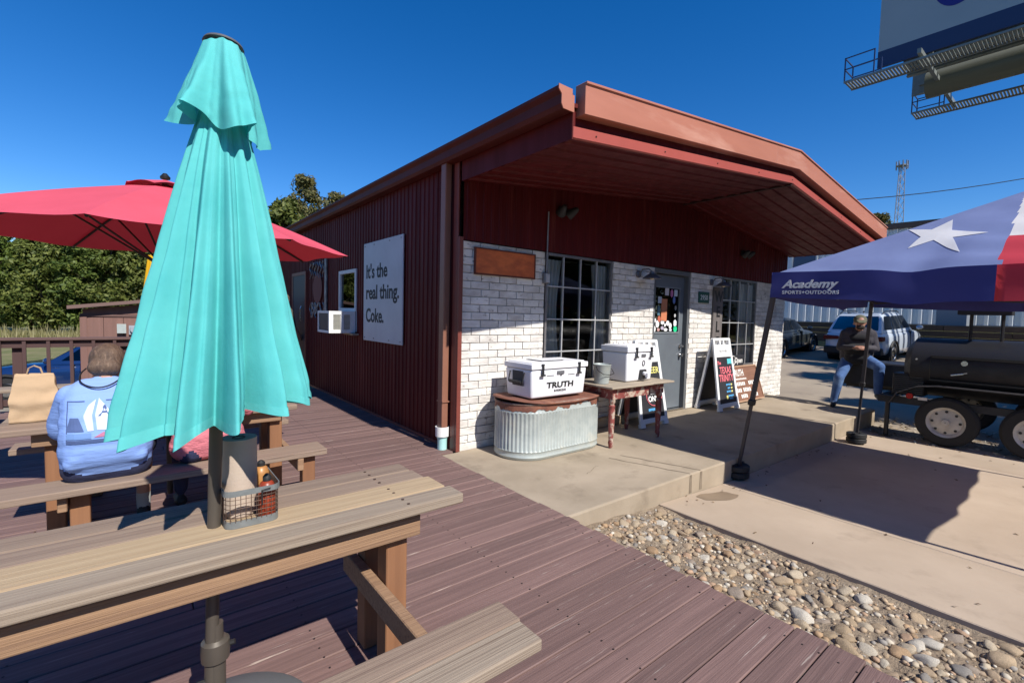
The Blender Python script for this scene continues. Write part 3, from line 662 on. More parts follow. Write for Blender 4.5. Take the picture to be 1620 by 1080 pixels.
# metal art
t = thing('metal_wall_art', 'narrow openwork grey metal sign on the red wall beyond the air conditioner', 'sign', (-.03, 4.65, 1.28))
M_art = mat('weathered_tin', (.30, .30, .32), (.12, .1, .1), rough=.5, metal=.5, scale=8)
mk('upright', MB().box(-.04, -.02, 4.14, 4.24, 1.3, 2.3), M_art, t)
mk('disc', MB(Matrix.Translation((-.03, 4.68, 1.82))).lathe([(.27, .0), (.27, .012)], 20, (0, 0, 0), 'x'), mat('rust_disc', (.16, .05, .04), rough=.8), t)
for k in range(6):
    a = 4.32 + k * .15
    mk('scroll', MB().tube([(-.03, a + .05*math.sin(q*1.3+k), 2.28 - q * .04) for q in range(8)], [.018 - .0015*q for q in range(8)], 6), M_art, t)
    mk('scroll', MB().tube([(-.03, a + .06*math.sin(q*1.1+k*2), 1.29 + q * .045) for q in range(7)], .013, 6), M_art, t)
mk('lettering', text_mb('BBQ', .3, LF(5.05, 1.36, -.03), bold=.005), M_art, t)
# ------------------------------------------------------------------ picnic tables
def woodm(n, a, b, c3, **k): return mat(n, a, b, rough=.85, scale=2.6, stretch=(.3, 26, 26), bump=.6, bscale=7, bstretch=(.25, 30, 30), bdist=.006, c3=c3, s3=2.6, st3=(.35, 30, 30), lo3=.545, hi3=.72, rand=.08, lo=.32, hi=.68, **k)
W_grey = woodm('weathered_grey_wood', (.325, .26, .195), (.23, .175, .13), (.125, .08, .055))
W_brown = woodm('weathered_brown_wood', (.28, .205, .15), (.2, .14, .105), (.13, .085, .065))
W_yellow = woodm('new_yellow_wood', (.46, .345, .215), (.385, .275, .165), (.28, .19, .12))
W_orange = mat('orange_post_wood', (.26, .12, .055), (.19, .085, .04), rough=.8, scale=2.0, stretch=(8, 8, .35), bump=.4, bscale=7, bstretch=(14, 14, .3), bdist=.005, rand=.1)
W_apron = woodm('orange_apron_wood', (.33, .2, .115), (.24, .14, .08), (.16, .09, .055))
ZT = .71; ZB = .43
def plank(p, x0, x1, y0, y1, z0, z1, m, name='plank'): return mk(name, MB().box(x0, x1, y0, y1, z0, z1), m, p, bevel=.006, seg=2)
nt_ = thing('picnic_table', 'weathered picnic table with one new yellow board, nearest the camera', 'table', (-2.375, -2.3, 0), 'picnic tables on the deck')
plank(nt_, -3.19, -1.553, -2.54, -2.432, ZT - .042, ZT - .001, W_grey); plank(nt_, -3.2, -1.572, -2.428, -2.285, ZT - .04, ZT, W_yellow)
plank(nt_, -3.19, -1.59, -2.281, -2.168, ZT - .04, ZT - .002, W_brown); plank(nt_, -3.2, -1.60, -2.164, -2.05, ZT - .04, ZT - .001, W_brown)
plank(nt_, -3.1, -1.715, -2.49, -2.452, .565, .648, W_apron, 'apron'); plank(nt_, -3.1, -1.715, -2.14, -2.1, .565, .648, W_apron, 'apron')
for x in (-1.835, -2.99):
    for y in (-2.448, -2.235): mk('leg', MB().box(x, x + .085, y, y + .085, 0, .666), W_orange, nt_, bevel=.004)
    mk('brace', MB().box(x - .045, x - .003, -3.03, -2.1, .30, .388), W_apron, nt_, bevel=.004)
    mk('bench_leg', MB().box(x + .0, x + .085, -2.97, -2.885, 0, .386), W_orange, nt_, bevel=.004)
bench = mk('bench', MB().box(-3.2, -1.592, -2.955, -2.835, ZB - .04, ZB), W_brown, nt_, bevel=.006, seg=2); mk('plank', MB().box(-3.2, -1.600, -3.07, -2.959, ZB - .04, ZB - .001), W_grey, bench, bevel=.006, seg=2)
ft = thing('picnic_table', 'weathered picnic table in front of the railing where people sit', 'table', (-2.4, -.05, 0), 'picnic tables on the deck')
for y, m_ in ((-.33, W_brown), (-.187, W_brown), (-.044, W_grey), (.099, W_brown)): plank(ft, -3.2, -1.62, y, y + .139, ZT - .04, ZT - random.uniform(0, .003), m_)
plank(ft, -3.05, -1.72, -.27, -.232, .585, .666, W_apron, 'apron'); plank(ft, -3.05, -1.72, .17, .208, .585, .666, W_apron, 'apron')
for x in (-3.0, -1.79):
    for y in (-.229, .084): mk('leg', MB().box(x, x + .085, y, y + .085, 0, .668), W_orange, ft, bevel=.004)
    mk('brace', MB().box(x + .09, x + .13, -.66, .62, .30, .388), W_apron, ft, bevel=.004)
    for y in (-.61, .5): mk('bench_leg', MB().box(x + .135, x + .22, y, y + .085, 0, .386), W_orange, ft, bevel=.004)
for ya, yb in ((-.66, -.42), (.44, .66)):
    k = math.tan(R(2.0)) if ya < 0 else 0
    b_ = mk('bench', MB().add([(x, y + (x + 1.5) * k, z) for z in (ZB - .04, ZB) for x, y in ((-3.25, ya), (-1.5, ya), (-1.5, yb), (-3.25, yb))], [(0, 3, 2, 1), (4, 5, 6, 7), (0, 1, 5, 4), (1, 2, 6, 5), (2, 3, 7, 6), (3, 0, 4, 7)]), W_brown, ft, bevel=.006, seg=2)
# ------------------------------------------------------------------ closed teal umbrella
M_teal = clothmat('teal_canvas', (.15, .64, .63), trl=.27, bump=.7, bscale=9, c2=(.105, .545, .545), backc=(.05, .5, .5), scale=4)
M_pole = mat('bronze_pole', (.10, .085, .07), rough=.4, metal=.3)
ux, uy = -2.375, -2.321
um = thing('closed_umbrella', 'closed teal patio umbrella standing through the nearest picnic table', 'umbrella', (ux, uy, .2))
def uax(z): t = (z - .71) / 1.65; return Vector((ux + .045 * t, uy + .03 * t, z))
mk('pole', MB().tube([uax(.2), uax(1.2), uax(2.25)], .0195, 14), M_pole, um, smooth=True)
def lerp(tab, t):
    for (a, b), (c, d) in zip(tab, tab[1:]):
        if t <= c: return b + (d - b) * (t - a) / (c - a)
    return tab[-1][1]
def ruffle(z1, z0, prof, ribs_, amp, seed, hem, nu=220, nv=46, lean=(0, 0), b0=0.0, out=0.0):
    mb = MB()
    def fn(a, b):
        b = b0 + (1 - b0) * b; th = 2 * math.pi * a; z = z1 + (z0 - z1) * b
        n_ = noise.noise(Vector((math.cos(th) * 1.3 + seed, math.sin(th) * 1.3, b * .7)))
        c = math.cos(ribs_ * th + 1.1 * n_ + .8 * math.sin(th * 2 + seed))
        pl = (abs(c) ** .7) * (1 if c > 0 else -1)
        fine = math.sin(ribs_ * 2 * th + 2.5 * n_ + seed) * .5 + .45 * math.sin(ribs_ * 3.0 * th + 3 * n_)
        am = amp * (.25 + .75 * b)
        r = lerp(prof, b) * (1 - am + am * (pl * .75 + fine * .35)) * (1 + .10 * n_) + out
        crease = .006 * noise.noise(Vector((th * 5, b * 9, seed))) * b
        zz = z + hem(th) * b ** 6 + .01 * noise.noise(Vector((th * 3, 0, seed)))
        c0 = uax(zz); q = .012 * math.sin(b * 5)
        return (c0.x + (r + crease) * math.cos(th) + lean[0] * b + q * 0, c0.y + (r + crease) * math.sin(th) + lean[1] * b, zz)
    mb.grid(nu, nv, fn, True); return mb
# camera-right is about (.78,-.62); hem droops deeper on the left, lifts on the right
hem1 = lambda th: -.014 * math.cos(12 * th) + .035 * math.cos(th + .67) - .03 * math.cos(th + 2.25) - .012 * math.cos(3 * th)
can = mk('canopy', ruffle(2.08, 1.085, [(0, .05), (.1, .075), (.25, .115), (.5, .175), (.75, .238), (.93, .29), (1, .298)], 12, .26, 2.0, hem1, nu=360, nv=60, lean=(.0, -.022)), M_teal, um, smooth=2, fix=False)
mk('hem_band', ruffle(2.08, 1.085, [(0, .05), (.1, .075), (.25, .115), (.5, .175), (.75, .238), (.93, .29), (1, .298)], 12, .26, 2.0, hem1, nu=360, nv=5, lean=(.0, -.022), b0=.972, out=.0025), clothmat('teal_hem', (.12, .55, .545), trl=.1, bump=.3, bscale=60), um, smooth=2, fix=False)
hem2 = lambda th: -.02 * math.cos(th + .65) - .025 * math.cos(4 * th + .5)
mk('vent_tier', ruffle(2.245, 1.985, [(0, .062), (.3, .092), (.65, .13), (1, .168)], 5, .30, 5.3, hem2, nu=160, nv=24, lean=(.0, -.012)), M_teal, um, smooth=2, fix=False)
tip = uax(2.25); mk('finial_cap', MB(T(tip, 0, R(-4), R(3))).lathe([(.0, .016), (.03, .015), (.054, .008), (.058, .0), (.05, -.004)], 24), mat('grey_cap', (.09, .09, .095), rough=.5), um, smooth=True)
for k in range(8):
    a = 2 * math.pi * k / 8 + .3; c0 = uax(2.06); c1 = uax(1.12)
    mk('rib', MB().tube([(c0.x + .04*math.cos(a), c0.y + .04*math.sin(a), 2.06), (c1.x - .045 + .10*math.cos(a), c1.y + .10*math.sin(a), 1.12)], .006, 6), M_pole, um)
st = thing('umbrella_stand', 'dark umbrella stand with collared tube under the nearest picnic table', 'stand', (ux, uy, 0))
sx_, sy_ = ux + .0, uy - .0
mk('tube', MB().lathe([(.03, .04), (.03, .29), (.027, .29)], 18, (sx_, sy_, 0)), M_pole, st, smooth=True)
mk('collar', MB().lathe([(.031, .262), (.041, .265), (.043, .295), (.041, .325), (.030, .335), (.02, .335)], 18, (sx_, sy_, 0)), M_pole, st, smooth=True)
mk('inner_sleeve', MB().lathe([(.0235, .3), (.0235, .385)], 16, (sx_, sy_, 0)), M_pole, st, smooth=True)
mk('knob', MB().tube([(sx_ + .03, sy_, .30), (sx_ + .055, sy_ - .01, .305)], .009, 8), M_blackp, st); mk('knob', MB().tube([(sx_ - .03, sy_ - .01, .2), (sx_ - .055, sy_ - .01, .2)], .011, 8), M_blackp, st)
mk('base', MB().lathe([(.26, .0), (.26, .03), (.235, .05), (.15, .075), (.05, .10), (.035, .11)], 36, (sx_ + .03, sy_ - .05, 0)), mat('stone_grey_base', (.12, .125, .13), rough=.55), st, smooth=True)
# basket with its contents
bx0, bx1, by0, by1 = -2.352, -2.192, -2.385, -2.155; bz = ZT; bh = .125
bk = thing('wire_basket', 'rusty wire caddy with galvanised rims on the nearest table', 'basket', ((bx0+bx1)/2, (by0+by1)/2, bz))
def rrect(x0, x1, y0, y1, r, n=5):
    pts = []
    for cx, cy, a0 in ((x1-r, y1-r, 0), (x0+r, y1-r, 90), (x0+r, y0+r, 180), (x1-r, y0+r, 270)):
        for k in range(n + 1): a = R(a0 + 90*k/n); pts.append((cx + r*math.cos(a), cy + r*math.sin(a)))
    return pts
def band(z0, z1, off=0):
    p = rrect(bx0-off, bx1+off, by0-off, by1+off, .03); n = len(p); q = rrect(bx0-off+.003, bx1+off-.003, by0-off+.003, by1+off-.003, .028)
    mb = MB(); mb.add([(x, y, z) for z in (z0, z1) for x, y in p] + [(x, y, z) for z in (z0, z1) for x, y in q], [(i, (i+1) % n, n+(i+1) % n, n+i) for i in range(n)] + [(2*n+i, 3*n+i, 3*n+(i+1) % n, 2*n+(i+1) % n) for i in range(n)] + [(n+i, n+(i+1) % n, 3*n+(i+1) % n, 3*n+i) for i in range(n)]); return mb
M_zinc = mat('dull_zinc', (.27, .29, .29), (.19, .205, .205), rough=.5, metal=.4, scale=18)
mk('lower_rim', band(bz + .001, bz + .024), M_zinc, bk); mk('upper_rim', band(bz + bh - .018, bz + bh, .004), M_zinc, bk)
p = rrect(bx0, bx1, by0, by1, .03, 3)
M_wire = mat('rusty_wire', (.12, .075, .055), rough=.6, metal=.5)
wm = MB()
def along(p, s):
    n = len(p)
    L_ = [math.dist(p[i], p[(i+1) % n]) for i in range(n)]; s %= sum(L_)
    for i in range(n):
        if s <= L_[i]: t = s / max(L_[i], 1e-6); a = p[i]; b = p[(i+1) % n]; return (a[0]+(b[0]-a[0])*t, a[1]+(b[1]-a[1])*t)
        s -= L_[i]
per = sum(math.dist(p[i], p[(i+1) % len(p)]) for i in range(len(p)))
for k in range(48):
    x, y = along(p, per * k / 48); wm.tube([(x, y, bz + .02), (x, y, bz + bh - .01)], .0011, 5)
for k in range(1, 6):
    z = bz + .02 + (bh - .035) * k / 6; wm.tube([(x, y, z) for x, y in p], .0011, 5, closed=True)
mk('wire_mesh', wm, M_wire, bk, kind='stuff')
mk('handle', MB().tube([(bx1 - .055, by0 - .006, bz + .065), (bx1 - .055, by0 - .008, bz + .115), (bx1 - .03, by0 - .008, bz + .118)], .0025, 6), M_blackp, bk)
pr_ = thing('paper_towel_roll', 'brown paper towel roll standing in the wire caddy', 'paper roll', (-2.292, -2.245, bz))
mb = MB(); mb.lathe([(.02, .003), (.055, .003), (.056, .01), (.056, .262), (.0555, .266), (.02, .264)], 36, (-2.292, -2.245, bz)); mk('paper', mb, mat('kraft_paper', (.50, .40, .32), (.44, .35, .28), rough=.9, scale=3, bump=.15, bscale=120), pr_, smooth=True)
mk('core', MB().lathe([(.02, .004), (.02, .268), (.017, .268), (.017, .01)], 20, (-2.292, -2.245, bz)), mat('card_core', (.16, .12, .09), rough=.9), pr_, smooth=True)
b2 = thing('sauce_bottle', 'dark red squeeze bottle in the wire caddy', 'bottle', (-2.222, -2.33, bz))
mk('body', MB().lathe([(.026, .003), (.028, .01), (.028, .1), (.02, .12), (.012, .126)], 18, (-2.222, -2.335, bz)), mat('red_bottle', (.30, .045, .018), (.22, .03, .012), rough=.4, scale=20), b2, smooth=True)
mk('cap', MB().lathe([(.013, .126), (.013, .14), (.005, .15)], 14, (-2.222, -2.335, bz)), M_blackp, b2, smooth=True)
b3 = thing('sauce_bottle', 'amber sauce bottle at the back of the wire caddy', 'bottle', (-2.22, -2.2, bz))
mk('body', MB().lathe([(.026, .003), (.028, .01), (.028, .115), (.02, .135), (.012, .14)], 18, (-2.215, -2.2, bz)), mat('amber_bottle', (.42, .2, .06), (.34, .15, .05), rough=.4, scale=20), b3, smooth=True)
mk('cap', MB().lathe([(.014, .14), (.014, .152), (.005, .16)], 14, (-2.215, -2.2, bz)), M_blackp, b3, smooth=True)
# paper bag
bg_ = thing('paper_bag', 'brown paper carrier bag with twisted handles on the far table', 'bag', (-3.05, -.07, ZT))
M_kraft = mat('kraft_bag', (.47, .33, .20), (.42, .295, .18), rough=.9, scale=5, bump=.5, bscale=14, bdist=.01)
bb = MB()
def bagp(a, b):
    q = [(-.105, -.055), (0, -.06), (.105, -.055), (.108, 0), (.105, .055), (0, .06), (-.105, .055), (-.108, 0)]
    k = a * 8; i = int(k) % 8; f_ = k - int(k); p0, p1 = q[i], q[(i+1) % 8]; x = p0[0] + (p1[0]-p0[0])*f_; y = p0[1] + (p1[1]-p0[1])*f_
    tz = b; x *= 1 - .22 * max(0, tz - .45) / .55; y *= 1 - .75 * max(0, tz - .45) / .55
    n_ = noise.noise(Vector((x * 14, tz * 5 + y * 9, 3)))
    return (-3.05 + x + .008 * n_, -.07 + y + .012 * n_ - .018 * math.exp(-((tz - .42) / .1) ** 2) * (1 if y < 0 else -1) * .5, ZT + .001 + .285 * tz + .01 * n_ * tz)
bb.grid(48, 22, bagp, True); mk('sack', bb, M_kraft, bg_, smooth=True, fix=False, solid=.0015)
mk('bag_floor', MB().box(-3.15, -2.95, -.12, -.02, ZT + .002, ZT + .004), M_kraft, bg_)
for y in (-.08, -.055): mk('handle', MB().tube([(-3.085, y, ZT + .27), (-3.075, y, ZT + .32), (-3.05, y - .01, ZT + .335), (-3.025, y, ZT + .32), (-3.012, y, ZT + .27)], .003, 6), M_kraft, bg_, smooth=True)
# ------------------------------------------------------------------ open red umbrella through the far table
M_redc = clothmat('red_canvas', (.64, .095, .14), trl=.13, bump=.15, bscale=300, c2=(.59, .085, .125), backc=(.5, .01, .02))
rx, ry = -2.383, .22
ru = thing('open_umbrella', 'open red patio umbrella over the far picnic table', 'umbrella', (rx, ry, 0))
Rr = 1.26; a0 = R(253)
def rimz(x, y): return 1.885 + .02 * (y - ry)
apex = Vector((rx, ry, 2.32))
def redp(k, a, r, lift=0.0):
    """point on sector k, a across 0..1, r out 0..1"""
    t0 = a0 + k * math.pi / 4; t1 = t0 + math.pi / 4
    p0 = Vector((rx + Rr * math.cos(t0), ry + Rr * math.sin(t0), 0)); p1 = Vector((rx + Rr * math.cos(t1), ry + Rr * math.sin(t1), 0))
    p = p0.lerp(p1, a); c = Vector((rx, ry, 0)); q = c.lerp(p, r); s = math.sin(math.pi * a)
    rim = rimz(p.x, p.y); z = apex.z + (rim - apex.z) * (r ** .93) + .03 * math.sin(math.pi * r) - .03 * s * r * r + .03 * s * s * (r ** 8)
    inn = 1 - .035 * s * r ** 3
    q = c.lerp(q, inn); return (q.x, q.y, z + lift)
for k in range(8):
    mb = MB(); mb.grid(13, 14, lambda a, b: redp(k, a, .13 + .87 * b)); mk('canopy_panel', mb, M_redc, ru, smooth=2, fix=False)
    mb = MB(); mb.grid(9, 6, lambda a, b: redp(k, a, .005 + .185 * b, .022 + .02 * math.sin(math.pi * a) * b)); mk('vent_panel', mb, M_redc, ru, smooth=2, fix=False)
    e = [Vector(redp(k, 0, r, -.014)) for r in (.03, .3, .6, .985)]; mk('rib', MB().tube(e, .009, 6), M_black, ru)
    mid = Vector(redp(k, 0, .5, -.02)); mk('strut', MB().tube([mid, Vector((rx + .04*math.cos(a0 + k*math.pi/4), ry + .04*math.sin(a0 + k*math.pi/4), 1.72))], .007, 6), M_black, ru)
mk('pole', MB().tube([(rx, ry, .02), (rx, ry, 2.31)], .02, 12), M_pole, ru, smooth=True); mk('hub', MB().lathe([(.05, 1.69), (.05, 1.74)], 14, (rx, ry, 0)), M_black, ru)
mk('finial', MB().lathe([(.03, 2.345), (.032, 2.36), (.012, 2.385)], 12, (rx, ry, 0)), M_black, ru, smooth=True)
# closed yellow umbrella further back
M_yel = clothmat('yellow_canvas', (.78, .45, .02), trl=.25, bump=.1, bscale=200, backc=(.7, .35, .01))
yu = thing('closed_umbrella', 'closed yellow umbrella behind the teal one near the railing', 'umbrella', (-2.34, 3.3, 0))
yb = MB()
def yfn(a, b):
    th = 2*math.pi*a; r = (.08 + .11 * b) * (1 + .25 * math.cos(8*th + .6*math.sin(2*th))); return (-2.34 + r*math.cos(th), 3.3 + r*math.sin(th), 2.05 - 1.15*b + .03*math.cos(8*th)*b)
yb.grid(96, 20, yfn, True); mk('canopy', yb, M_yel, yu, smooth=2, fix=False); mk('pole', MB().tube([(-2.34, 3.3, 0), (-2.34, 3.3, 2.15)], .02), M_pole, yu, smooth=True)
mk('base', MB().lathe([(.25, 0), (.25, .05), (.05, .09)], 20, (-2.34, 3.3, 0)), M_blackp, yu)
# ------------------------------------------------------------------ deck railing
rl = thing('deck_railing', 'dark brown wooden deck railing with flat top rail', 'railing', (-4, 4.68, 0))
M_rail = mat('railing_stain', (.125, .07, .06), (.095, .05, .045), rough=.8, scale=2, stretch=(.5, 6, 6), bump=.3)
M_bal = mat('baluster_stain', (.07, .035, .032), rough=.8)
mk('top_rail', MB().box(-6.4, -1.55, 4.6, 4.74, .935, .972), M_rail, rl, bevel=.005); mk('upper_rail', MB().box(-6.4, -1.6, 4.65, 4.69, .84, .93), M_bal, rl); mk('lower_rail', MB().box(-6.4, -1.6, 4.65, 4.69, .09, .17), M_bal, rl)
for x in (-6.35, -4.98, -3.83, -2.75, -1.7): mk('post', MB().box(x, x + .09, 4.71, 4.8, -.3, .933), M_bal, rl)
x = -6.2
while x < -1.75: mk('baluster', MB().box(x, x + .036, 4.612, 4.648, .06, .93), M_bal, rl); x += .225
bn = thing('long_bench', 'weathered plank bench standing against the deck railing', 'bench', (-3, 3.6, 0))
plank(bn, -4.4, -2.2, 3.5, 3.78, .41, .45, W_grey)
for x in (-4.2, -2.4): mk('leg', MB().box(x, x + .09, 3.55, 3.73, 0, .41), W_brown, bn)

# bolt heads on the near table
for (x, y) in ((-1.78, -2.36), (-1.78, -2.22), (-1.78, -2.11), (-2.95, -2.36), (-2.95, -2.22), (-1.78, -2.49), (-2.95, -2.49)):
    for q in (-.025, .025): mk('screw', MB().lathe([(.006, ZT - .003), (.006, ZT + .0012)], 8, (x, y + q, 0)), mat('rusty_screw', (.06, .035, .025), rough=.6), nt_)
# ------------------------------------------------------------------ people
from mathutils.bvhtree import BVHTree
SK = mat('skin', (.42, .23, .16), (.36, .19, .13), rough=.55, scale=12); SK2 = mat('skin_tanned', (.34, .17, .115), (.29, .14, .095), rough=.55, scale=12)
def capsule(mb, p0, p1, r0, r1, n=14):
    p0 = Vector(p0); p1 = Vector(p1); d = p1 - p0; L_ = d.length
    if L_ < 1e-5: d = Vector((0, 0, 1)); L_ = 1e-5
    d = d / L_; pts = []; rs_ = []
    for k in range(5): a = math.pi / 2 * (1 - k / 4.0); pts.append(p0 - d * r0 * math.sin(a) * .999); rs_.append(max(r0 * math.cos(a), .0005))
    for k in range(5): a = math.pi / 2 * k / 4.0; pts.append(p1 + d * r1 * math.sin(a) * .999); rs_.append(max(r1 * math.cos(a), .0005))
    mb.tube(pts, rs_, n)
def figure(name, label, loc, rz, shapes, mats, vox=.011, sm_it=6, group=None, sm_f=.5):
    """shapes: ('c', p0, p1, r0, r1, mat) tapered limb | ('e', centre, radii, mat[, rx]) ellipsoid. fused into one continuous skin"""
    M = T(loc, rz); mb = MB()
    for s in shapes:
        if s[0] == 'c': capsule(mb, *s[1:5])
        else:
            mm = MB(T(s[1], 0, s[4] if len(s) > 4 else 0)); mm.ball((0, 0, 0), s[2], 20, 14); mb.add(mm.v, mm.f)
    me = bpy.data.meshes.new('f'); me.from_pydata(mb.v, [], mb.f); o = bpy.data.objects.new('f', me); COL.objects.link(o)
    fixn(me)
    md = o.modifiers.new('r', 'REMESH'); md.mode = 'VOXEL'; md.voxel_size = vox; md.use_smooth_shade = True
    ms = o.modifiers.new('s', 'SMOOTH'); ms.iterations = sm_it; ms.factor = sm_f
    bpy.context.view_layer.update()
    m2 = bpy.data.meshes.new_from_object(o.evaluated_get(bpy.context.evaluated_depsgraph_get()))
    bpy.data.objects.remove(o); bpy.data.meshes.remove(me)
    for x in mats: m2.materials.append(x)
    inv = []
    for s in shapes:
        if s[0] == 'c': inv.append((0, Vector(s[1]), Vector(s[2]), s[3], s[4], s[5]))
        else: inv.append((1, T(s[1], 0, s[4] if len(s) > 4 else 0).inverted(), s[2], min(s[2]), 0, s[3]))
    def near(p):
        best = 9; bi = 0
        for q in inv:
            if q[0] == 0:
                d = q[2] - q[1]; t = max(0, min(1, (p - q[1]).dot(d) / max(d.length_squared, 1e-9))); v = (p - q[1] - d * t).length - (q[3] + (q[4] - q[3]) * t)
            else:
                l = q[1] @ p; k = math.sqrt((l.x/q[2][0])**2 + (l.y/q[2][1])**2 + (l.z/q[2][2])**2); v = (k - 1) * q[3]
            if v < best: best = v; bi = q[5]
        return bi
    m2.polygons.foreach_set('material_index', [near(f.center) for f in m2.polygons])
    m2.polygons.foreach_set('use_smooth', [True] * len(m2.polygons))
    root = thing(name, label, 'person', loc, group)
    for v in m2.vertices: v.co = (M @ v.co) - Vector(loc)
    m2.name = 'body'; m2.update(); b = bpy.data.objects.new('body', m2); link(b, root, loc)
    bv = BVHTree.FromPolygons([v.co + Vector(loc) for v in m2.vertices], [list(p.vertices) for p in m2.polygons])
    return root, M, bv
def hand(wrist, direc, palmn, mi, curl=.6, s=1.0, thumb=1):
    """palm with five jointed fingers; direc along the fingers, palmn out of the palm"""
    w = Vector(wrist); d = Vector(direc).normalized(); n = Vector(palmn); n = (n - d * n.dot(d)).normalized(); a = d.cross(n) * thumb
    out = []
    for k in (-1, 0, 1): out.append(('c', w + a * k * .024 * s, w + d * .075 * s + a * k * .026 * s, .017 * s, .0155 * s, mi))
    for k, (off, ln) in enumerate(((-.034, .07), (-.012, .08), (.011, .077), (.033, .06))):
        p = w + d * .085 * s + a * off * s; dd = d
        for j in range(3):
            dd = (dd * math.cos(curl * .55) + n * math.sin(curl * .55)).normalized(); q = p + dd * ln * s * (.42, .33, .25)[j]
            out.append(('c', p, q, .0095 * s, .0085 * s, mi)); p = q
    p = w + d * .02 * s + a * -.035 * s; q = p + (d * .6 - a * .6 + n * .5).normalized() * .04 * s; r_ = q + (d * .8 + n * .55).normalized() * .035 * s
    out += [('c', p, q, .013 * s, .0105 * s, mi), ('c', q, r_, .0105 * s, .009 * s, mi)]
    return out
def head(c, look, skin, hair, s=1.0, tilt=0, hairlow=True):
    c = Vector(c); f = Vector(look).normalized(); u = Vector((0, 0, 1)); u = (u - f * u.dot(f)).normalized(); r_ = f.cross(u)
    P = lambda a, b, d: c + (f * a + r_ * b + u * d) * s
    out = [('e', P(0, 0, .02), (.078 * s, .095 * s, .105 * s), skin), ('c', P(.03, 0, -.05), P(.065, 0, -.085), .055 * s, .028 * s, skin),
           ('c', P(.088, 0, .012), P(.108, 0, -.028), .011 * s, .016 * s, skin), ('c', P(.09, -.022, -.062), P(.09, .022, -.062), .012 * s, .012 * s, skin),
           ('c', P(.082, -.03, .022), P(.086, -.03, .02), .014 * s, .012 * s, skin), ('c', P(.082, .03, .022), P(.086, .03, .02), .014 * s, .012 * s, skin)]
    for k in (-1, 1): out += [('c', P(-.005, k * .08, .015), P(-.012, k * .087, -.03), .017 * s, .012 * s, skin)]
    if hair is not None:
        out += [('e', P(-.012, 0, .042), (.088 * s, .102 * s, .096 * s), hair)]
        if hairlow: out += [('c', P(-.065, -.035, -.03), P(-.065, .035, -.03), .048 * s, .048 * s, hair)]
    return out
# --- man in the blue T-shirt, seen from behind on the far bench
M_tee = mat('blue_tshirt', (.225, .355, .70), (.205, .325, .66), rough=.95, scale=3, bump=.45, bscale=3.2, bstretch=(1, 1, 4.5), bdist=.03, spec=.15)
M_navy = mat('navy_shorts', (.025, .03, .08), (.02, .024, .06), rough=.95, scale=6, bump=.6, bscale=9, bdist=.03)
M_hair = mat('brown_hair', (.125, .08, .053), (.07, .043, .03), rough=.7, scale=40, stretch=(1, 1, .4), bump=.7, bscale=70, bstretch=(1, 1, .3), bdist=.012, c3=(.18, .12, .082), s3=60, lo3=.55, hi3=.65)
sh = []
for (y, z, ax, r_) in ((-.02, .13, .10, .135), (-.045, .19, .095, .145), (-.05, .27, .095, .14), (-.02, .35, .105, .13), (.03, .43, .115, .12), (.075, .49, .12, .10), (.105, .535, .11, .075)):
    sh.append(('c', (-ax, y, z), (ax, y, z), r_, r_, 0))
sh += [('c', (0, .11, .53), (0, .16, .60), .062, .058, 3)]
sh += head((.0, .20, .675), (.15, 1, -.45), 3, 2, 1.1)
for k in (-1, 1):
    sh += [('c', (k * .185, .10, .50), (k * .235, .19, .34), .075, .075, 0), ('c', (k * .235, .19, .34), (k * .24, .22, .28), .078, .08, 0),
           ('c', (k * .24, .22, .29), (k * .24, .43, .31), .048, .036, 3)] + hand((k * .24, .44, .315), (-k * .35, 1, 0), (0, 0, -1), 3, .5, 1.0, k)
    sh += [('c', (k * .10, -.01, .09), (k * .19, .38, .10), .112, .085, 1), ('c', (k * .19, .36, .09), (k * .2, .46, .085), .085, .075, 1), ('c', (k * .2, .46, .075), (k * .19, .44, -.28), .058, .042, 3),
           ('c', (k * .19, .44, -.27), (k * .19, .43, -.36), .046, .042, 4), ('c', (k * .19, .41, -.385), (k * .2, .59, -.395), .044, .036, 5)]
sh += [('c', (-.125, -.02, .075), (.125, -.02, .075), .11, .11, 1)]
# loose folds of the shirt over the waist
for q in range(5): sh.append(('c', (-.17 + .02*q, -.125 - .012*(q % 2), .125 + .03*q), (.17 - .015*q, -.12 - .01*((q+1) % 2), .14 + .033*q), .045, .045, 0))
M_sock = mat('grey_sock', (.35, .35, .34), rough=.95); M_shoe = mat('black_shoe', (.015, .015, .016), rough=.6)
LB = (-2.705, -.50, ZB)
K_ = .92
sh = [(q[0], *[Vector(v) * K_ if isinstance(v, (tuple, Vector)) and i < 2 else v for i, v in enumerate(q[1:3])], *( (q[3]*K_, q[4]*K_, q[5]) if q[0] == 'c' else q[3:])) if q[0] == 'c' else ('e', Vector(q[1]) * K_, tuple(r*K_ for r in q[2]), *q[3:]) for q in sh]
sh = [(q[0], Vector((q[1][0]*.93, q[1][1], q[1][2])), Vector((q[2][0]*.93, q[2][1], q[2][2])), *q[3:]) if q[0] == 'c' else q for q in sh]
sh = [(q[0], Vector(q[1]) - Vector((0, 0, .034 if q[1][2] < -.2 else 0)), Vector(q[2]) - Vector((0, 0, .034 if q[2][2] < -.2 else 0)), *q[3:]) if q[0] == 'c' else q for q in sh]
pb, PM, bv = figure('person', 'man in light blue printed T-shirt seated on the far bench with his back turned', LB, R(0), sh, [M_tee, M_navy, M_hair, SK, M_sock, M_shoe], vox=.010, sm_it=4)
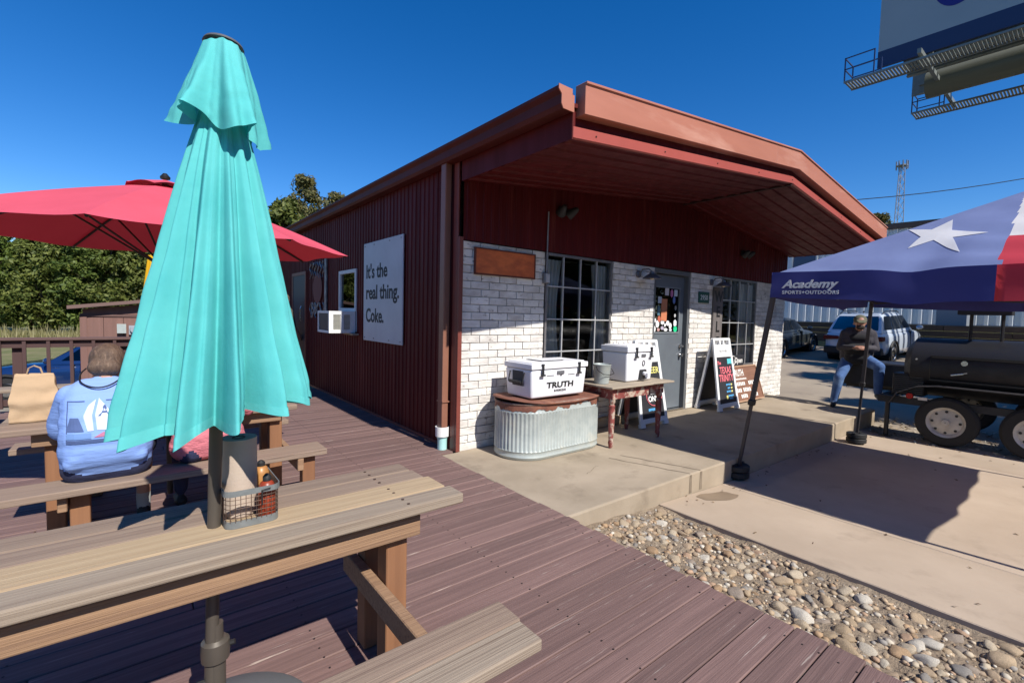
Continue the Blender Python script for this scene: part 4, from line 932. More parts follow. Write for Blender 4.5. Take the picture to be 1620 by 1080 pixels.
def printed(name, polys, m):
    mb = MB()
    for pts in polys:
        n = len(pts); vs = []
        for (a, b) in pts:
            a -= .03; h = bv.ray_cast(Vector((LB[0] + a, LB[1] - 1.5, LB[2] + b)), Vector((0, 1, 0)))[0]
            vs.append((LB[0] + a, (h.y if h else LB[1]) - .004, LB[2] + b))
        mb.add(vs, [tuple(range(n))])
    return mk(name, mb, m, pb, fix=False)
def strips(poly, nz=14, nx=6):
    """cut a polygon into a grid of small quads so that it lies on the body"""
    zs_ = [p[1] for p in poly]; z0, z1 = min(zs_), max(zs_); out = []
    def span(z):
        xs_ = []
        for (x0, y0), (x1, y1) in zip(poly, poly[1:] + poly[:1]):
            if (y0 <= z < y1) or (y1 <= z < y0): xs_.append(x0 + (x1 - x0) * (z - y0) / (y1 - y0))
        return (min(xs_), max(xs_)) if len(xs_) > 1 else None
    for i in range(nz):
        za = z0 + (z1 - z0) * (i + .002) / nz; zb = z0 + (z1 - z0) * (i + .998) / nz; a = span(za); b = span(zb)
        if not a or not b: continue
        for j in range(nx):
            u0, u1 = j / nx, (j + 1) / nx
            out.append([(a[0] + (a[1]-a[0])*u0, za), (a[0] + (a[1]-a[0])*u1, za), (b[0] + (b[1]-b[0])*u1, zb), (b[0] + (b[1]-b[0])*u0, zb)])
    return out
I_dk = mat('print_slate', (.07, .11, .25), rough=.95); I_wh = mat('print_white', (.50, .58, .78), rough=.95); I_rd = mat('print_red', (.42, .16, .26), rough=.95)
Z0, Z1 = .235, .455
printed('shirt_print', strips([(-.135, Z0), (.18, Z0), (.18, Z0 + .02), (-.135, Z0 + .02)], 2, 16), I_dk)
printed('shirt_print', strips([(-.135, .30), (-.06, .30), (-.085, .37), (-.12, .37)], 6, 4), I_dk)
printed('shirt_print', strips([(-.135, Z0 + .025), (-.03, Z0 + .025), (-.03, Z0 + .055), (-.135, Z0 + .055)], 3, 6), mat('print_blue', (.14, .25, .5), rough=.95))
printed('shirt_print', strips([(-.02, Z0 + .03), (.17, Z0 + .03), (.17, Z0 + .05), (.02, Z0 + .055)], 3, 12), I_rd)
printed('shirt_print', strips([(-.045, .30), (-.02, .30), (-.028, .38), (-.012, .46), (-.045, .43), (-.065, .375)], 12, 3), I_wh)
printed('shirt_print', strips([(-.005, .30), (.125, .29), (.06, .38), (.0, .465), (-.015, .38)], 14, 8), I_wh)
for a, b, c, d in ((-.135, Z0, -.13, Z1), (-.135, Z1 - .005, -.06, Z1), (.03, Z1 - .005, .18, Z1)): printed('shirt_print', strips([(a, b), (c, b), (c, d), (a, d)], 10, 6), I_dk)
def ptext(txt, size, x, z, m, bold=0):
    x -= .03
    t_ = text_mb(txt, size, Matrix(), ext=0, bold=bold); mb = MB(); vs = []
    for v in t_.v:
        h = bv.ray_cast(Vector((LB[0] + x + v.x, LB[1] - 1.5, LB[2] + z + v.y)), Vector((0, 1, 0)))[0]
        vs.append((LB[0] + x + v.x, (h.y if h else LB[1]) - .006, LB[2] + z + v.y))
    mb.add(vs, t_.f); mk('shirt_lettering', mb, m, pb, fix=False)
ptext('A', .075, .0, .375, I_dk, .001); ptext('NNA', .035, .06, .42, I_dk); ptext('CA', .024, .085, .395, I_dk)
h0 = Vector((LB[0], LB[1], LB[2]))
SP = [Vector(q) for q in ((-.105, .2, .655), (-.13, .12, .63), (-.125, .03, .585), (-.06, -.02, .555), (.01, -.02, .56), (.07, .02, .60), (.105, .12, .645), (.11, .2, .66))]
for _ in range(2): SP = [SP[0]] + [w_ for a_, b_ in zip(SP, SP[1:]) for w_ in (a_.lerp(b_, .25), a_.lerp(b_, .75))] + [SP[-1]]
mk('eyewear_strap', MB().tube([h0 + q * .93 for q in SP], .0045, 6), M_black, pb, smooth=True)
# --- companion in pink, mostly behind the closed umbrella
M_pink = mat('pink_shirt', (.62, .19, .22), (.55, .16, .19), rough=.95, scale=4, bump=.8, bscale=6, bstretch=(1, 1, 2.5), bdist=.04)
sh = []
for (y, z, ax, r_) in ((-.01, .10, .12, .10), (-.01, .16, .10, .105), (.01, .22, .085, .10), (.03, .32, .09, .10), (.05, .42, .10, .095), (.07, .5, .12, .07)): sh.append(('c', (-ax, y, z), (ax, y, z), r_, r_, 0))
sh += [('c', (0, .08, .5), (0, .11, .6), .055, .05, 3)] + head((0, .14, .67), (0, 1, -.2), 3, 2, .95)
for k in (-1, 1):
    sh += [('c', (k * .18, .07, .49), (k * .24, .12, .28), .06, .05, 0), ('c', (k * .24, .12, .28), (k * .2, .38, .31), .04, .033, 3)] + hand((k * .2, .39, .315), (-k * .3, 1, 0), (0, 0, -1), 3, .5, .9, k)
    sh += [('c', (k * .1, -.02, .075), (k * .13, .42, .09), .09, .07, 1), ('c', (k * .13, .42, .08), (k * .13, .42, -.3), .06, .045, 1), ('c', (k * .13, .40, -.39), (k * .14, .56, -.40), .04, .034, 4)]
figure('person', 'person in pink shirt and dark trousers seated behind the closed teal umbrella', (-2.2, -.46, ZB), R(0), sh, [M_pink, M_navy, M_hair, SK, M_shoe], vox=.014)
# --- man perched by the smoker
M_hood = mat('grey_hoodie', (.055, .05, .06), (.035, .032, .04), rough=.95, scale=5, bump=.6, bscale=8, bdist=.03); M_jean = mat('blue_jeans', (.075, .15, .33), (.045, .095, .24), rough=.95, scale=6, bump=.4, bscale=12, bdist=.02, c3=(.16, .26, .45), s3=4, lo3=.55, hi3=.75)
M_apr = mat('black_apron', (.012, .012, .014), rough=.9); M_cap = mat('olive_cap', (.10, .095, .06), rough=.9); M_beard = mat('dark_beard', (.04, .028, .02), rough=.9)
# local: x to his left/right, +y is the way he faces (towards the camera), z up from the sole
sh = []
for (y, z, ax, r_) in ((-.05, .86, .11, .13), (-.05, .95, .11, .135), (-.01, 1.06, .11, .13), (.03, 1.17, .12, .125), (.05, 1.26, .13, .10), (.05, 1.31, .13, .07)): sh.append(('c', (-ax, y, z), (ax, y, z), r_, r_, 0))
sh += [('c', (0, .06, 1.31), (0, .11, 1.38), .055, .055, 2)] + head((0, .16, 1.44), (-.15, 1, -.55), 2, None, 1.0) + [('c', (-.03, .235, 1.375), (.03, .235, 1.375), .035, .035, 6)]
sh += [('e', (-.0, .14, 1.50), (.098, .115, .085), 5, R(-22)), ('c', (-.055, .245, 1.475), (.055, .245, 1.475), .024, .024, 5), ('c', (-.05, .285, 1.46), (.05, .285, 1.46), .014, .014, 5), ('c', (-.04, .31, 1.452), (.04, .31, 1.452), .01, .01, 5)]
for k in (-1, 1):
    sh += [('c', (k * .19, .05, 1.27), (k * .25, .06, 1.02), .068, .058, 0), ('c', (k * .25, .06, 1.02), (k * .08, .27, 1.04), .052, .038, 0)] + hand((k * .075, .275, 1.04), (-k * .6, .5, .1), (-k * .4, -.2, -.8), 2, 1.3, 1.0, -k)
sh += [('c', (.10, -.04, .84), (.25, .22, .52), .105, .078, 1), ('c', (.25, .22, .52), (.30, .16, .10), .08, .058, 1), ('c', (.30, .14, .04), (.33, .30, .035), .045, .038, 4)]
sh += [('c', (-.10, -.04, .84), (-.27, .32, .74), .108, .082, 1), ('c', (-.27, .32, .74), (-.28, .28, .32), .08, .058, 1), ('c', (-.28, .27, .26), (-.29, .43, .235), .045, .038, 4)]
sh += [('c', (-.07, .08, 1.2), (.07, .08, 1.2), .095, .095, 3), ('c', (-.08, .08, 1.0), (.08, .08, 1.0), .12, .12, 3), ('c', (-.07, .07, .86), (.07, .07, .86), .115, .115, 3)]
pz3, _, _ = figure('person', 'man in cap, grey hoodie, dark apron and jeans perched on the black smoker', (7.12, -1.50, -.01), R(112), sh, [M_hood, M_jean, SK2, M_apr, M_shoe, M_cap, M_beard], vox=.011)
# --- person at the far side door
sh = []
for (y, z, ax, r_) in ((0, .95, .11, .11), (0, 1.1, .11, .115), (.0, 1.25, .12, .115), (.01, 1.38, .13, .09), (.01, 1.43, .13, .06)): sh.append(('c', (-ax, y, z), (ax, y, z), r_, r_, 0))
sh += [('c', (0, .02, 1.43), (0, .03, 1.52), .05, .05, 2)] + head((0, .05, 1.6), (0, 1, -.1), 2, 3, 1.0)
for k in (-1, 1):
    sh += [('c', (k * .18, .01, 1.38), (k * .25, .02, 1.12), .062, .05, 0), ('c', (k * .25, .02, 1.12), (k * .24, .16, .95), .042, .034, 2)] + hand((k * .24, .17, .94), (0, .6, -.7), (-k, 0, 0), 2, 1.0, 1.0, k)
    sh += [('c', (k * .1, 0, .9), (k * .11, .03, .5), .105, .075, 1), ('c', (k * .11, .03, .5), (k * .11, -.01, .1), .07, .05, 1), ('c', (k * .11, -.02, .04), (k * .12, .14, .035), .042, .036, 4)]
figure('person', 'person in dark clothes standing by the far side door', (-.36, 5.75, -.0), R(-60), sh, [mat('camo_shirt', (.10, .085, .065), (.05, .05, .035), rough=.95, scale=9), mat('dark_trousers', (.02, .02, .025), rough=.95), SK, M_hair, M_shoe], vox=.014)
t = thing('walking_stick', 'thin pale walking stick beside the person at the side door', 'walking stick', (-.2, 5.5, 0))
mk('shaft', MB().tube([(-.18, 5.45, .02), (-.22, 5.5, .95)], .012, 8), mat('pale_aluminium', (.55, .55, .56), rough=.4, metal=.4), t); mk('handle', MB().tube([(-.22, 5.5, .95), (-.22, 5.56, .97), (-.22, 5.6, .94)], .014, 8), M_blackp, t)
# ------------------------------------------------------------------ things on the porch
M_cool = mat('cooler_white', (.74, .74, .76), (.70, .70, .73), rough=.42, scale=4, bump=.06, bscale=200)
M_rustlid = mat('rusty_lid', (.22, .085, .05), (.13, .05, .035), rough=.85, scale=7, bump=.4, bscale=40, c3=(.3, .15, .09), s3=4, lo3=.55, hi3=.75)
tx0, tx1, ty0, ty1 = .27, 1.55, -.72, -.10
def stad(s, off=0.0):
    """stadium outline, s 0..1 round"""
    r = (ty1 - ty0) / 2 + off; cy = (ty0 + ty1) / 2; a, b = tx0 + (ty1-ty0)/2, tx1 - (ty1-ty0)/2; st_ = b - a; per = 2*st_ + 2*math.pi*r; d = s * per
    if d < st_: return (a + d, cy - r)
    d -= st_
    if d < math.pi*r: t = d/r - math.pi/2; return (b + r*math.cos(t), cy + r*math.sin(t))
    d -= math.pi*r
    if d < st_: return (b - d, cy + r)
    d -= st_; t = d/r + math.pi/2; return (a + r*math.cos(t), cy + r*math.sin(t))
tr = thing('stock_tank', 'corrugated galvanised stock tank against the whitewashed brick', 'tank', (.91, -.41, 0))
mb = MB(); NR = 78
def tk(a, b):
    z = [.0, .012, .03, .05, .075, .085, .10, .3, .45, .47, .485, .545, .555][int(round(b * 12))]
    ribv = .0045 * math.cos(2*math.pi*NR*a) if .09 < z < .46 else (.007 if z in (.03, .085, .47) else 0)
    x, y = stad(a, ribv - (.01 if z < .01 else 0)); return (x, y, z)
mb.grid(NR * 6, 13, tk, True); mk('wall', mb, M_galv, tr, smooth=True, fix=False)
mk('rolled_rim', MB().tube([(*stad(k / 60, .004), .556) for k in range(60)], .011, 8, closed=True), mat('rusty_rim', (.16, .06, .04), (.3, .25, .2), rough=.7, scale=8), tr, smooth=True)
mb = MB(); mb.grid(240, 2, lambda a, b: (*stad(a, .0062), .548 if b > .5 else .487 + .045 * max(0, noise.noise(Vector((a*26, 0, 4)))) + .02 * noise.noise(Vector((a * 90, 2, 0))) + (.03 if .1 < a < .2 else 0)), True)
mk('rust_streaks', mb, M_rustlid, tr, fix=False)
lid = MB()
def lidp(a, b):
    x, y = stad(a, .03); cx, cy = .91, -.41; x = cx + (x-cx)*b; y = cy + (y-cy)*b
    q = (x - cx) / .68; return (x, y, .572 + .030*q*q*b - .022 * (1-q*q) * max(0, (cy - y)/.33)**2 + .006*noise.noise(Vector((x*3, y*3, 0))))
lid.grid(90, 8, lidp, True); mk('lid', lid, M_rustlid, tr, smooth=2, solid=.012, fix=False)
def cooler(name, lab, x0, x1, y0, y1, z0, h, spigot):
    t = thing(name, lab, 'cooler', ((x0+x1)/2, (y0+y1)/2, z0))
    zl = z0 + h * .80; tp = .018
    mb = MB(); mb.add([(x0+tp, y0+tp, z0), (x1-tp, y0+tp, z0), (x1-tp, y1-tp, z0), (x0+tp, y1-tp, z0), (x0, y0, zl), (x1, y0, zl), (x1, y1, zl), (x0, y1, zl)], [(0, 3, 2, 1), (4, 5, 6, 7), (0, 1, 5, 4), (1, 2, 6, 5), (2, 3, 7, 6), (3, 0, 4, 7)])
    mk('body', mb, M_cool, t, bevel=.022, seg=3, smooth=True)
    mk('gasket', MB().box(x0+.012, x1-.012, y0+.012, y1-.012, zl - .002, zl + .006), mat('gasket_grey', (.2, .2, .21), rough=.7), t)
    mk('lid', MB().box(x0-.008, x1+.008, y0-.01, y1+.008, zl + .005, z0 + h - .012).box(x0+.02, x1-.02, y0+.02, y1-.02, z0+h-.0125, z0+h), M_cool, t, bevel=.014, seg=3, smooth=True)
    for fx in ((.17, .83) if not spigot else (.3, .86)):
        x = x0 + (x1-x0)*fx
        mk('latch', MB().box(x-.012, x+.012, y0-.03, y0-.012, zl-.045, zl+.05).box(x-.028, x+.028, y0-.034, y0-.01, zl-.062, zl-.044).box(x-.02, x+.02, y0-.026, y0-.008, zl+.045, zl+.06), M_blackp, t, bevel=.005)
    if not spigot:
        mk('handle_recess', MB().box(x0-.003, x0+.02, y0+.13, y1-.13, zl-.17, zl-.02), mat('recess_dark', (.05, .05, .055), rough=.8), t)
        ym = (y0+y1)/2; hd = mk('rope_handle', MB().tube([(x0-.01, y0+.10, zl-.03), (x0-.03, y0+.10, zl-.13), (x0-.03, y1-.10, zl-.13), (x0-.01, y1-.10, zl-.03)], .007, 6), M_blackp, t)
        mk('handle_grip', MB().tube([(x0-.03, y0+.12, zl-.13), (x0-.03, y1-.12, zl-.13)], .017, 10), M_blackp, t, smooth=True)
        mk('seat_pad', MB().box(x0+.2, x1-.28, y0+.08, y1-.1, z0+h+.0005, z0+h+.006), mat('pad_dark', (.03, .03, .032), rough=.9), t); mk('seat_pad_panel', MB().box(x0+.22, x1-.3, y0+.1, y1-.12, z0+h+.0065, z0+h+.009), M_cool, t)
        mk('brand_plate', MB().box((x0+x1)/2-.05, (x0+x1)/2+.05, y0-.006, y0+.01, zl-.055, zl-.02), mat('plate_grey', (.12, .12, .13), rough=.6), t)
        F = frameM(((x0+x1)/2 + .01, y0 + .0075, zl - .19), (1, 0, 0), (0, -.06, 1))
        mk('lettering', text_mb('TRUTH', .082, F, bold=.002, align='CENTER', fit=.38), M_black, t); mk('lettering', text_mb('BARBEQUE', .03, F @ Matrix.Translation((0, -.042, 0)), align='CENTER', space=1.2), M_black, t)
        g = F; fr = MB(g); fr.box(-.2, -.1, .125, .128, 0, .002); fr.box(.1, .2, .125, .128, 0, .002); mk('print_rule', fr, M_black, t, kind='stuff')
        mk('print_star', MB(g @ Matrix.Translation((0, .125, 0))).prism([((.014 if k % 2 == 0 else .006)*math.sin(k*math.pi/5), (.014 if k % 2 == 0 else .006)*math.cos(k*math.pi/5)) for k in range(10)], 0, .002), M_black, t)
    else:
        xm = x0 + (x1-x0)*.60
        mk('brand_plate', MB().box(xm-.04, xm+.04, y0-.006, y0+.01, zl-.055, zl-.02), MATS['plate_grey'], t)
        mk('badge_ring', MB(T((xm + .01, y0 + .004, zl - .13), 0, R(90))).tube([(.022*math.cos(a*.524), .03*math.sin(a*.524), 0) for a in range(12)], .005, 6, closed=True), M_blackp, t)
        mk('spigot_guard', MB().prism([(xm-.07, z0+.02), (xm+.07, z0+.02), (xm+.055, z0+.135), (xm-.055, z0+.135)], y0-.012, y0+.02, 'y'), M_blackp, t, bevel=.006)
        mk('spigot', MB().lathe([(.024, 0), (.024, -.03), (.014, -.032), (.014, -.06)], 14, (xm, y0-.012, z0+.09), 'y').box(xm-.012, xm+.012, y0-.075, y0-.045, z0+.045, z0+.1), M_cool, t)
        for k in range(4): mk('lid_slot', MB().box(x0+.1+k*.1, x0+.14+k*.1, y1-.1, y1-.08, z0+h+.001, z0+h+.02), M_cool, t, bevel=.004)
    return t
cooler('ice_chest', 'large white ice chest with black print on the rusty tank lid', .45, 1.24, -.645, -.22, .598, .36, False)
cooler('drink_cooler', 'upright white cooler with black spigot on the red-legged table', 1.81, 2.32, -.74, -.36, .685, .425, True)
pt = thing('side_table', 'old wooden table with chipped red paint and turned legs', 'table', (1.93, -.57, 0))
M_redp = mat('chipped_red_paint', (.23, .055, .045), (.17, .035, .03), rough=.75, scale=6, bump=.3, c3=(.42, .33, .26), s3=11, lo3=.52, hi3=.6)
M_top = woodm('grey_table_top', (.36, .30, .23), (.27, .22, .165), (.19, .14, .1))
for y in (-.91, -.69, -.47): mk('plank', MB().box(1.36, 2.52, y, y + .217, .66, .682), M_top, pt, bevel=.004)
mk('apron', MB().box(1.44, 2.38, -.85, -.83, .54, .658), M_redp, pt); mk('apron', MB().box(1.44, 2.38, -.34, -.32, .54, .658), M_redp, pt); mk('apron', MB().box(1.44, 1.46, -.829, -.341, .54, .658), M_redp, pt); mk('apron', MB().box(2.36, 2.38, -.829, -.341, .54, .658), M_redp, pt)
lg = [(.036, .54), (.036, .50), (.024, .485), (.038, .46), (.030, .44), (.036, .42), (.033, .25), (.024, .08), (.03, .06), (.02, .0)]
for x in (1.475, 2.345):
    for y in (-.815, -.355): mk('leg', MB().lathe(lg, 12, (x, y, 0)).box(x-.037, x+.037, y-.037, y+.037, .5405, .657), M_redp, pt, smooth=True)
bu = thing('metal_pail', 'small galvanised pail between the two white coolers', 'bucket', (1.52, -.62, .683))
mk('pail', MB().lathe([(.075, .0), (.08, .003), (.1, .21), (.104, .215), (.1, .219), (.096, .21), (.076, .01)], 24, (1.52, -.62, .683)), M_galv, bu, smooth=True)
mk('handle', MB().tube([(1.42, -.62, .88), (1.40, -.66, .84), (1.43, -.72, .80), (1.52, -.735, .79), (1.61, -.72, .8), (1.64, -.66, .84), (1.62, -.62, .88)], .004, 6), M_black, bu)
tag(mk('timber', MB().box(1.55, 2.7, -.13, -.03, .001, .11), W_yellow, bevel=.006, base=True), 'pale timber lying along the brick under the red-legged table', 'timber')
# sandwich boards
M_sb = mat('sandwich_board_white', (.76, .77, .78), rough=.45); M_chalk = mat('chalk_black', (.014, .014, .02), (.022, .022, .028), rough=.7, scale=5)
INK = {k: mat('chalk_' + k, c, rough=.9) for k, c in dict(pink=(.75, .16, .2), cyan=(.1, .55, .6), blue=(.08, .33, .62), yellow=(.7, .65, .2), white=(.8, .8, .8), green=(.25, .55, .25)).items()}
def aframe(lab, xl, xr, yf, kind):
    H = 1.13; t = thing('sandwich_board', lab, 'sign', ((xl+xr)/2, yf + .2, 0), 'white sandwich boards')
    w = (xr-xl)
    for s in (0, 1):
        if s == 0: F = frameM(((xl+xr)/2, yf, .0), (1, 0, 0), (0, .19, H))
        else: F = frameM(((xl+xr)/2, yf + .40, .0), (-1, 0, 0), (0, -.19, H))
        m = MB(F); h = math.hypot(.19, H); k_ = .06
        # tapering side rails, header, footer
        for q in (-1, 1):
            m.prism([(q*(w/2), 0), (q*(w/2 - .055), 0), (q*(w/2 - .055 - k_), h), (q*(w/2 - k_), h)], -.02, .012)
        m.box(-w/2 + .055, w/2 - .055, .045, .11, -.018, .010); m.box(-w/2 + .1, w/2 - .1, h - .30, h - .10, -.018, .010)
        m.box(-w/2 + .11, w/2 - .11, h - .035, h, -.018, .010)
        for q in (-.06, .06): m.box(q - .02, q + .02, h - .0995, h - .0355, -.016, .009)
        fr = mk('frame', m, M_sb, t, bevel=.005)
        mk('feet', MB(F).box(-w/2 + .004, -w/2 + .1, .001, .05, -.03, .016).box(w/2 - .1, w/2 - .004, .001, .05, -.03, .016), M_sb, t, kind='stuff')
        pn = MB(F); pn.add([(-w/2 + .055, .11, .003), (w/2 - .055, .11, .003), (w/2 - .055 - k_*.72, h - .3, .003), (-w/2 + .055 + k_*.72, h - .3, .003)], [(0, 1, 2, 3)]); mk('chalk_panel', pn, M_chalk, t, fix=False)
        if s: continue
        G = F @ Matrix.Translation((0, 0, .0055))
        L_ = lambda s_, sz, x, y, ink, **kw: mk('chalk_lettering', text_mb(s_, sz, G @ Matrix.Translation((x, y, 0)), align='CENTER', ext=.001, **kw), INK[ink], t)
        def bars(x, y, n, ink, wd=.03, hh=.03):
            mm = MB(G)
            for i in range(n): mm.box(x + i*wd*1.15, x + i*wd*1.15 + wd, y + .003*((i*7) % 3), y + hh, 0, .0015)
            mk('chalk_writing', mm, INK[ink], t, kind='stuff')
        mk('header_lettering', text_mb('TRUTH BBQ', .05, F @ Matrix.Translation((0, h - .22, .0115)), align='CENTER', ext=.0008), mat('grey_ink', (.25, .25, .25), rough=.8), t)
        if kind == 'texas':
            L_('TEXAS', .15, .01, .585, 'pink', bold=.003, sx=.82); L_('TRINITY', .155, .01, .46, 'pink', bold=.003, sx=.78)
            L_('The', .075, -.17, .73, 'pink', shear=.2, bold=.002); bars(.1, .73, 4, 'cyan', .03, .085)
            for y, n, o_ in ((.385, 5, .0), (.33, 3, .04), (.275, 5, .0)): bars(o_ - .02, y, n, 'blue', .025, .03); bars(.13, y, 2, 'yellow', .02, .028)
            bars(.02, .205, 6, 'blue', .025, .03); bars(.05, .16, 4, 'blue', .025, .028); bars(-.04, .165, 2, 'yellow', .022, .065)
        else:
            L_('BEER', .12, .08, .70, 'yellow', bold=.002); L_('21+', .10, .05, .42, 'white', bold=.003); L_('ONLY', .10, .05, .325, 'white', bold=.003)
            mk('chalk_ring', MB(G).tube([(.05 + .17*math.cos(a*.2618), .395 + .13*math.sin(a*.2618), .001) for a in range(24)], .006, 5, closed=True), INK['pink'], t)
            bars(-.1, .2, 7, 'blue', .025, .035)
    mk('hinge_cap', MB().box((xl+xr)/2 - w/2 + .075, (xl+xr)/2 + w/2 - .075, yf + .175, yf + .225, H - .012, H + .008), M_sb, t, bevel=.004)
aframe('white sandwich board with 21 and over notice behind the red-legged table', 2.5, 3.12, -.46, 'beer')
aframe('white sandwich board reading Texas Trinity between the door and right window', 4.50, 5.16, -.46, 'texas')
lb = thing('letter_board', 'brown wooden board with white lettering leaning under the right window', 'sign', (6.0, -.2, 0))
F = frameM((5.98, -.27, .012), (1, 0, 0), (0, .2, .60))
M_lb = mat('brown_sign_board', (.22, .105, .065), (.17, .08, .05), rough=.8, scale=4, stretch=(1, 6, 6))
mk('board', MB(F).box(-.53, .53, .02, .62, -.012, .0), M_lb, lb); 
for a in ((-.55, .55, 0, .025), (-.55, .55, .615, .64), (-.55, -.53, .025, .615), (.53, .55, .025, .615)): mk('frame_rail', MB(F).box(a[0], a[1], a[2], a[3], -.016, .012), mat('frame_pale_wood', (.36, .22, .14), rough=.8), lb)
mk('lettering', text_mb('TRUTH', .165, F @ Matrix.Translation((-.18, .455, .003)), align='CENTER', bold=.004, sx=.72), M_white, lb)
rs = random.Random(9)
for r_, (y, h_, segs) in enumerate(((.385, .035, ((-.36, 12),)), (.285, .07, ((-.38, 6), (.1, 5))), (.17, .075, ((-.38, 3), (-.15, 3), (.02, 2))), (.065, .07, ((-.28, 4), (.12, 4))))):
    mm = MB(F)
    for x, n in segs:
        for i in range(n): w_ = .03 if h_ < .05 else .05; mm.box(x + i*w_*1.2, x + i*w_*1.2 + w_*.8, y, y + h_*rs.uniform(.85, 1), .002, .004)
    mk('small_lettering', mm, M_white, lb, kind='stuff')
ob = thing('open_sign', 'small black sign with white writing propped above the brown letter board', 'sign', (5.8, -.08, .605))
F = frameM((5.82, -.075, .618), (1, 0, -.02), (0, .03, 1)); mk('plate', MB(F).box(-.24, .24, 0, .2, -.012, 0), M_chalk, ob, bevel=.004)
mk('lettering', text_mb('Open', .13, F @ Matrix.Translation((.04, .06, .002)), align='CENTER', shear=.15, bold=.003), M_white, ob)
mk('wreath', MB(F).tube([(-.15 + .075*math.cos(a*.4), .1 + .08*math.sin(a*.4), .004) for a in range(16)], .006, 5, closed=True), M_white, ob)
# ------------------------------------------------------------------ canopy tent
M_tb = clothmat('tent_blue', (.165, .205, .375), trl=.1, bump=.9, bscale=4, c2=(.145, .18, .34), backc=(.06, .06, .25)); M_tv = clothmat('tent_valance_shaded', (.055, .058, .21), trl=.08, bump=.3, bscale=7); M_tr = clothmat('tent_red', (.52, .05, .075), trl=.25, bump=.3, bscale=7); M_tw = clothmat('tent_white', (.74, .73, .74), trl=.3, bump=.3, bscale=7)  # valance: same cloth as the roof, shade painted in as darker blue
tent = thing('canopy_tent', 'pop-up canopy tent with blue, white and red roof and one white star', 'canopy', (3.65, -3.65, -.22))
AX0, AX1, AY0, AY1 = 2.13, 5.18, -5.2, -2.13; ZE = 1.865; AP = Vector((3.64, -3.67, 2.66))
def colr(p):
    if p.y > -3.62: return 0
    return 1 if p.z < 2.11 else 2
cor = [Vector((AX0, AY1, ZE)), Vector((AX0, AY0, ZE)), Vector((AX1, AY0, ZE)), Vector((AX1, AY1, ZE))]
for s in range(4):
    A, B = cor[s], cor[(s+1) % 4]
    mb = MB(); nu, nv = 97, 60; pts = []
    for j_ in range(nv):
        for i_ in range(nu):
            a = i_ / (nu-1); b = j_ / (nv-1); p = A.lerp(B, a).lerp(AP, b)
            sag = -.055 * math.sin(math.pi*a) * (1-b) ** 1.3 * (1 if True else 0)
            pin = math.exp(-((a - .33)/.05)**2) * math.exp(-(b/.3)**2) * .05
            wr = .010 * math.sin((a*3 + b*6)*5 + 3*noise.noise(p*1.5)) * (1-b) * math.sin(math.pi*min(1, a*1.02)) + .014 * noise.noise(p * 2.3) * math.sin(math.pi*a)
            p.z += sag*.5 + wr - pin * .6 + .05*math.sin(math.pi*b)*math.sin(math.pi*a)
            pts.append(p)
    def quad(i_, j_): return (j_*nu+i_, j_*nu+i_+1, (j_+1)*nu+i_+1, (j_+1)*nu+i_)
    sel = {0: [], 1: [], 2: []}
    for j_ in range(nv-1):
        for i_ in range(nu-1):
            q = quad(i_, j_); sel[colr(sum((pts[k] for k in q), Vector())/4)].append(q)
    for c_, m_ in ((0, M_tb), (1, M_tr), (2, M_tw)):
        if not sel[c_]: continue
        used = sorted({k for q in sel[c_] for k in q}); mp = {k: i for i, k in enumerate(used)}
        m2 = MB(); m2.add([pts[k] for k in used], [[mp[k] for k in q] for q in sel[c_]]); mk('roof_panel', m2, m_, tent, smooth=2, fix=False)
    # valance
    out = (B - A).cross(Vector((0, 0, 1))).normalized()
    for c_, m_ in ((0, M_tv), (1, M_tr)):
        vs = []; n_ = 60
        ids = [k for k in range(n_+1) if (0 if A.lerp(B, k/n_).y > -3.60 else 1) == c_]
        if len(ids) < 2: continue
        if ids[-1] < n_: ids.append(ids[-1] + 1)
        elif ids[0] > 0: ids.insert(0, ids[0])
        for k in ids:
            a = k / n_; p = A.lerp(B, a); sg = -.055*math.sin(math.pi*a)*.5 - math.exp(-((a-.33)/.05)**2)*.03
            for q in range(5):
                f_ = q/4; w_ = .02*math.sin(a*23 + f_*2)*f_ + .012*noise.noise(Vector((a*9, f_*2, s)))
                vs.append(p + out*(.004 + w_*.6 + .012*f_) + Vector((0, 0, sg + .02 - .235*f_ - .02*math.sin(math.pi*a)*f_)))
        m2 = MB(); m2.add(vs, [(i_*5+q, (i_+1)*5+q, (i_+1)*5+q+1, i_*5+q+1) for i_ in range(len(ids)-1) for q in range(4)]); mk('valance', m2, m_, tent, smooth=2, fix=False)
# star on the left slope, laid just above the cloth
def roofz(x, y):
    a = (AY1 - y) / (AY1 - AY0); b = (x - AX0) / (AP.x - AX0)
    return b
star = [(2.906, -2.953), (2.815, -3.13), (2.985, -3.235), (2.75, -3.27), (2.641, -3.50), (2.60, -3.30), (2.36, -3.385), (2.57, -3.19), (2.48, -3.045), (2.66, -3.09)]
mb = MB(); cx = sum(p[0] for p in star)/10; cy = sum(p[1] for p in star)/10
def sz(x, y):
    b = (x - AX0)/(AP.x - AX0); A_, B_ = cor[0], cor[1]; yy = (y - AP.y*b)/(1-b); a = (AY1 - yy)/(AY1-AY0)
    p = A_.lerp(B_, a).lerp(AP, b); pin = math.exp(-((a-.33)/.05)**2)*math.exp(-(b/.3)**2)*.05
    wr = .010*math.sin((a*3+b*6)*5 + 3*noise.noise(p*1.5))*(1-b)*math.sin(math.pi*min(1, a*1.02)) + .014*noise.noise(p*2.3)*math.sin(math.pi*a)
    return p.z - .055*math.sin(math.pi*a)*(1-b)**1.3*.5 + wr - pin*.6 + .05*math.sin(math.pi*b)*math.sin(math.pi*a) + .006
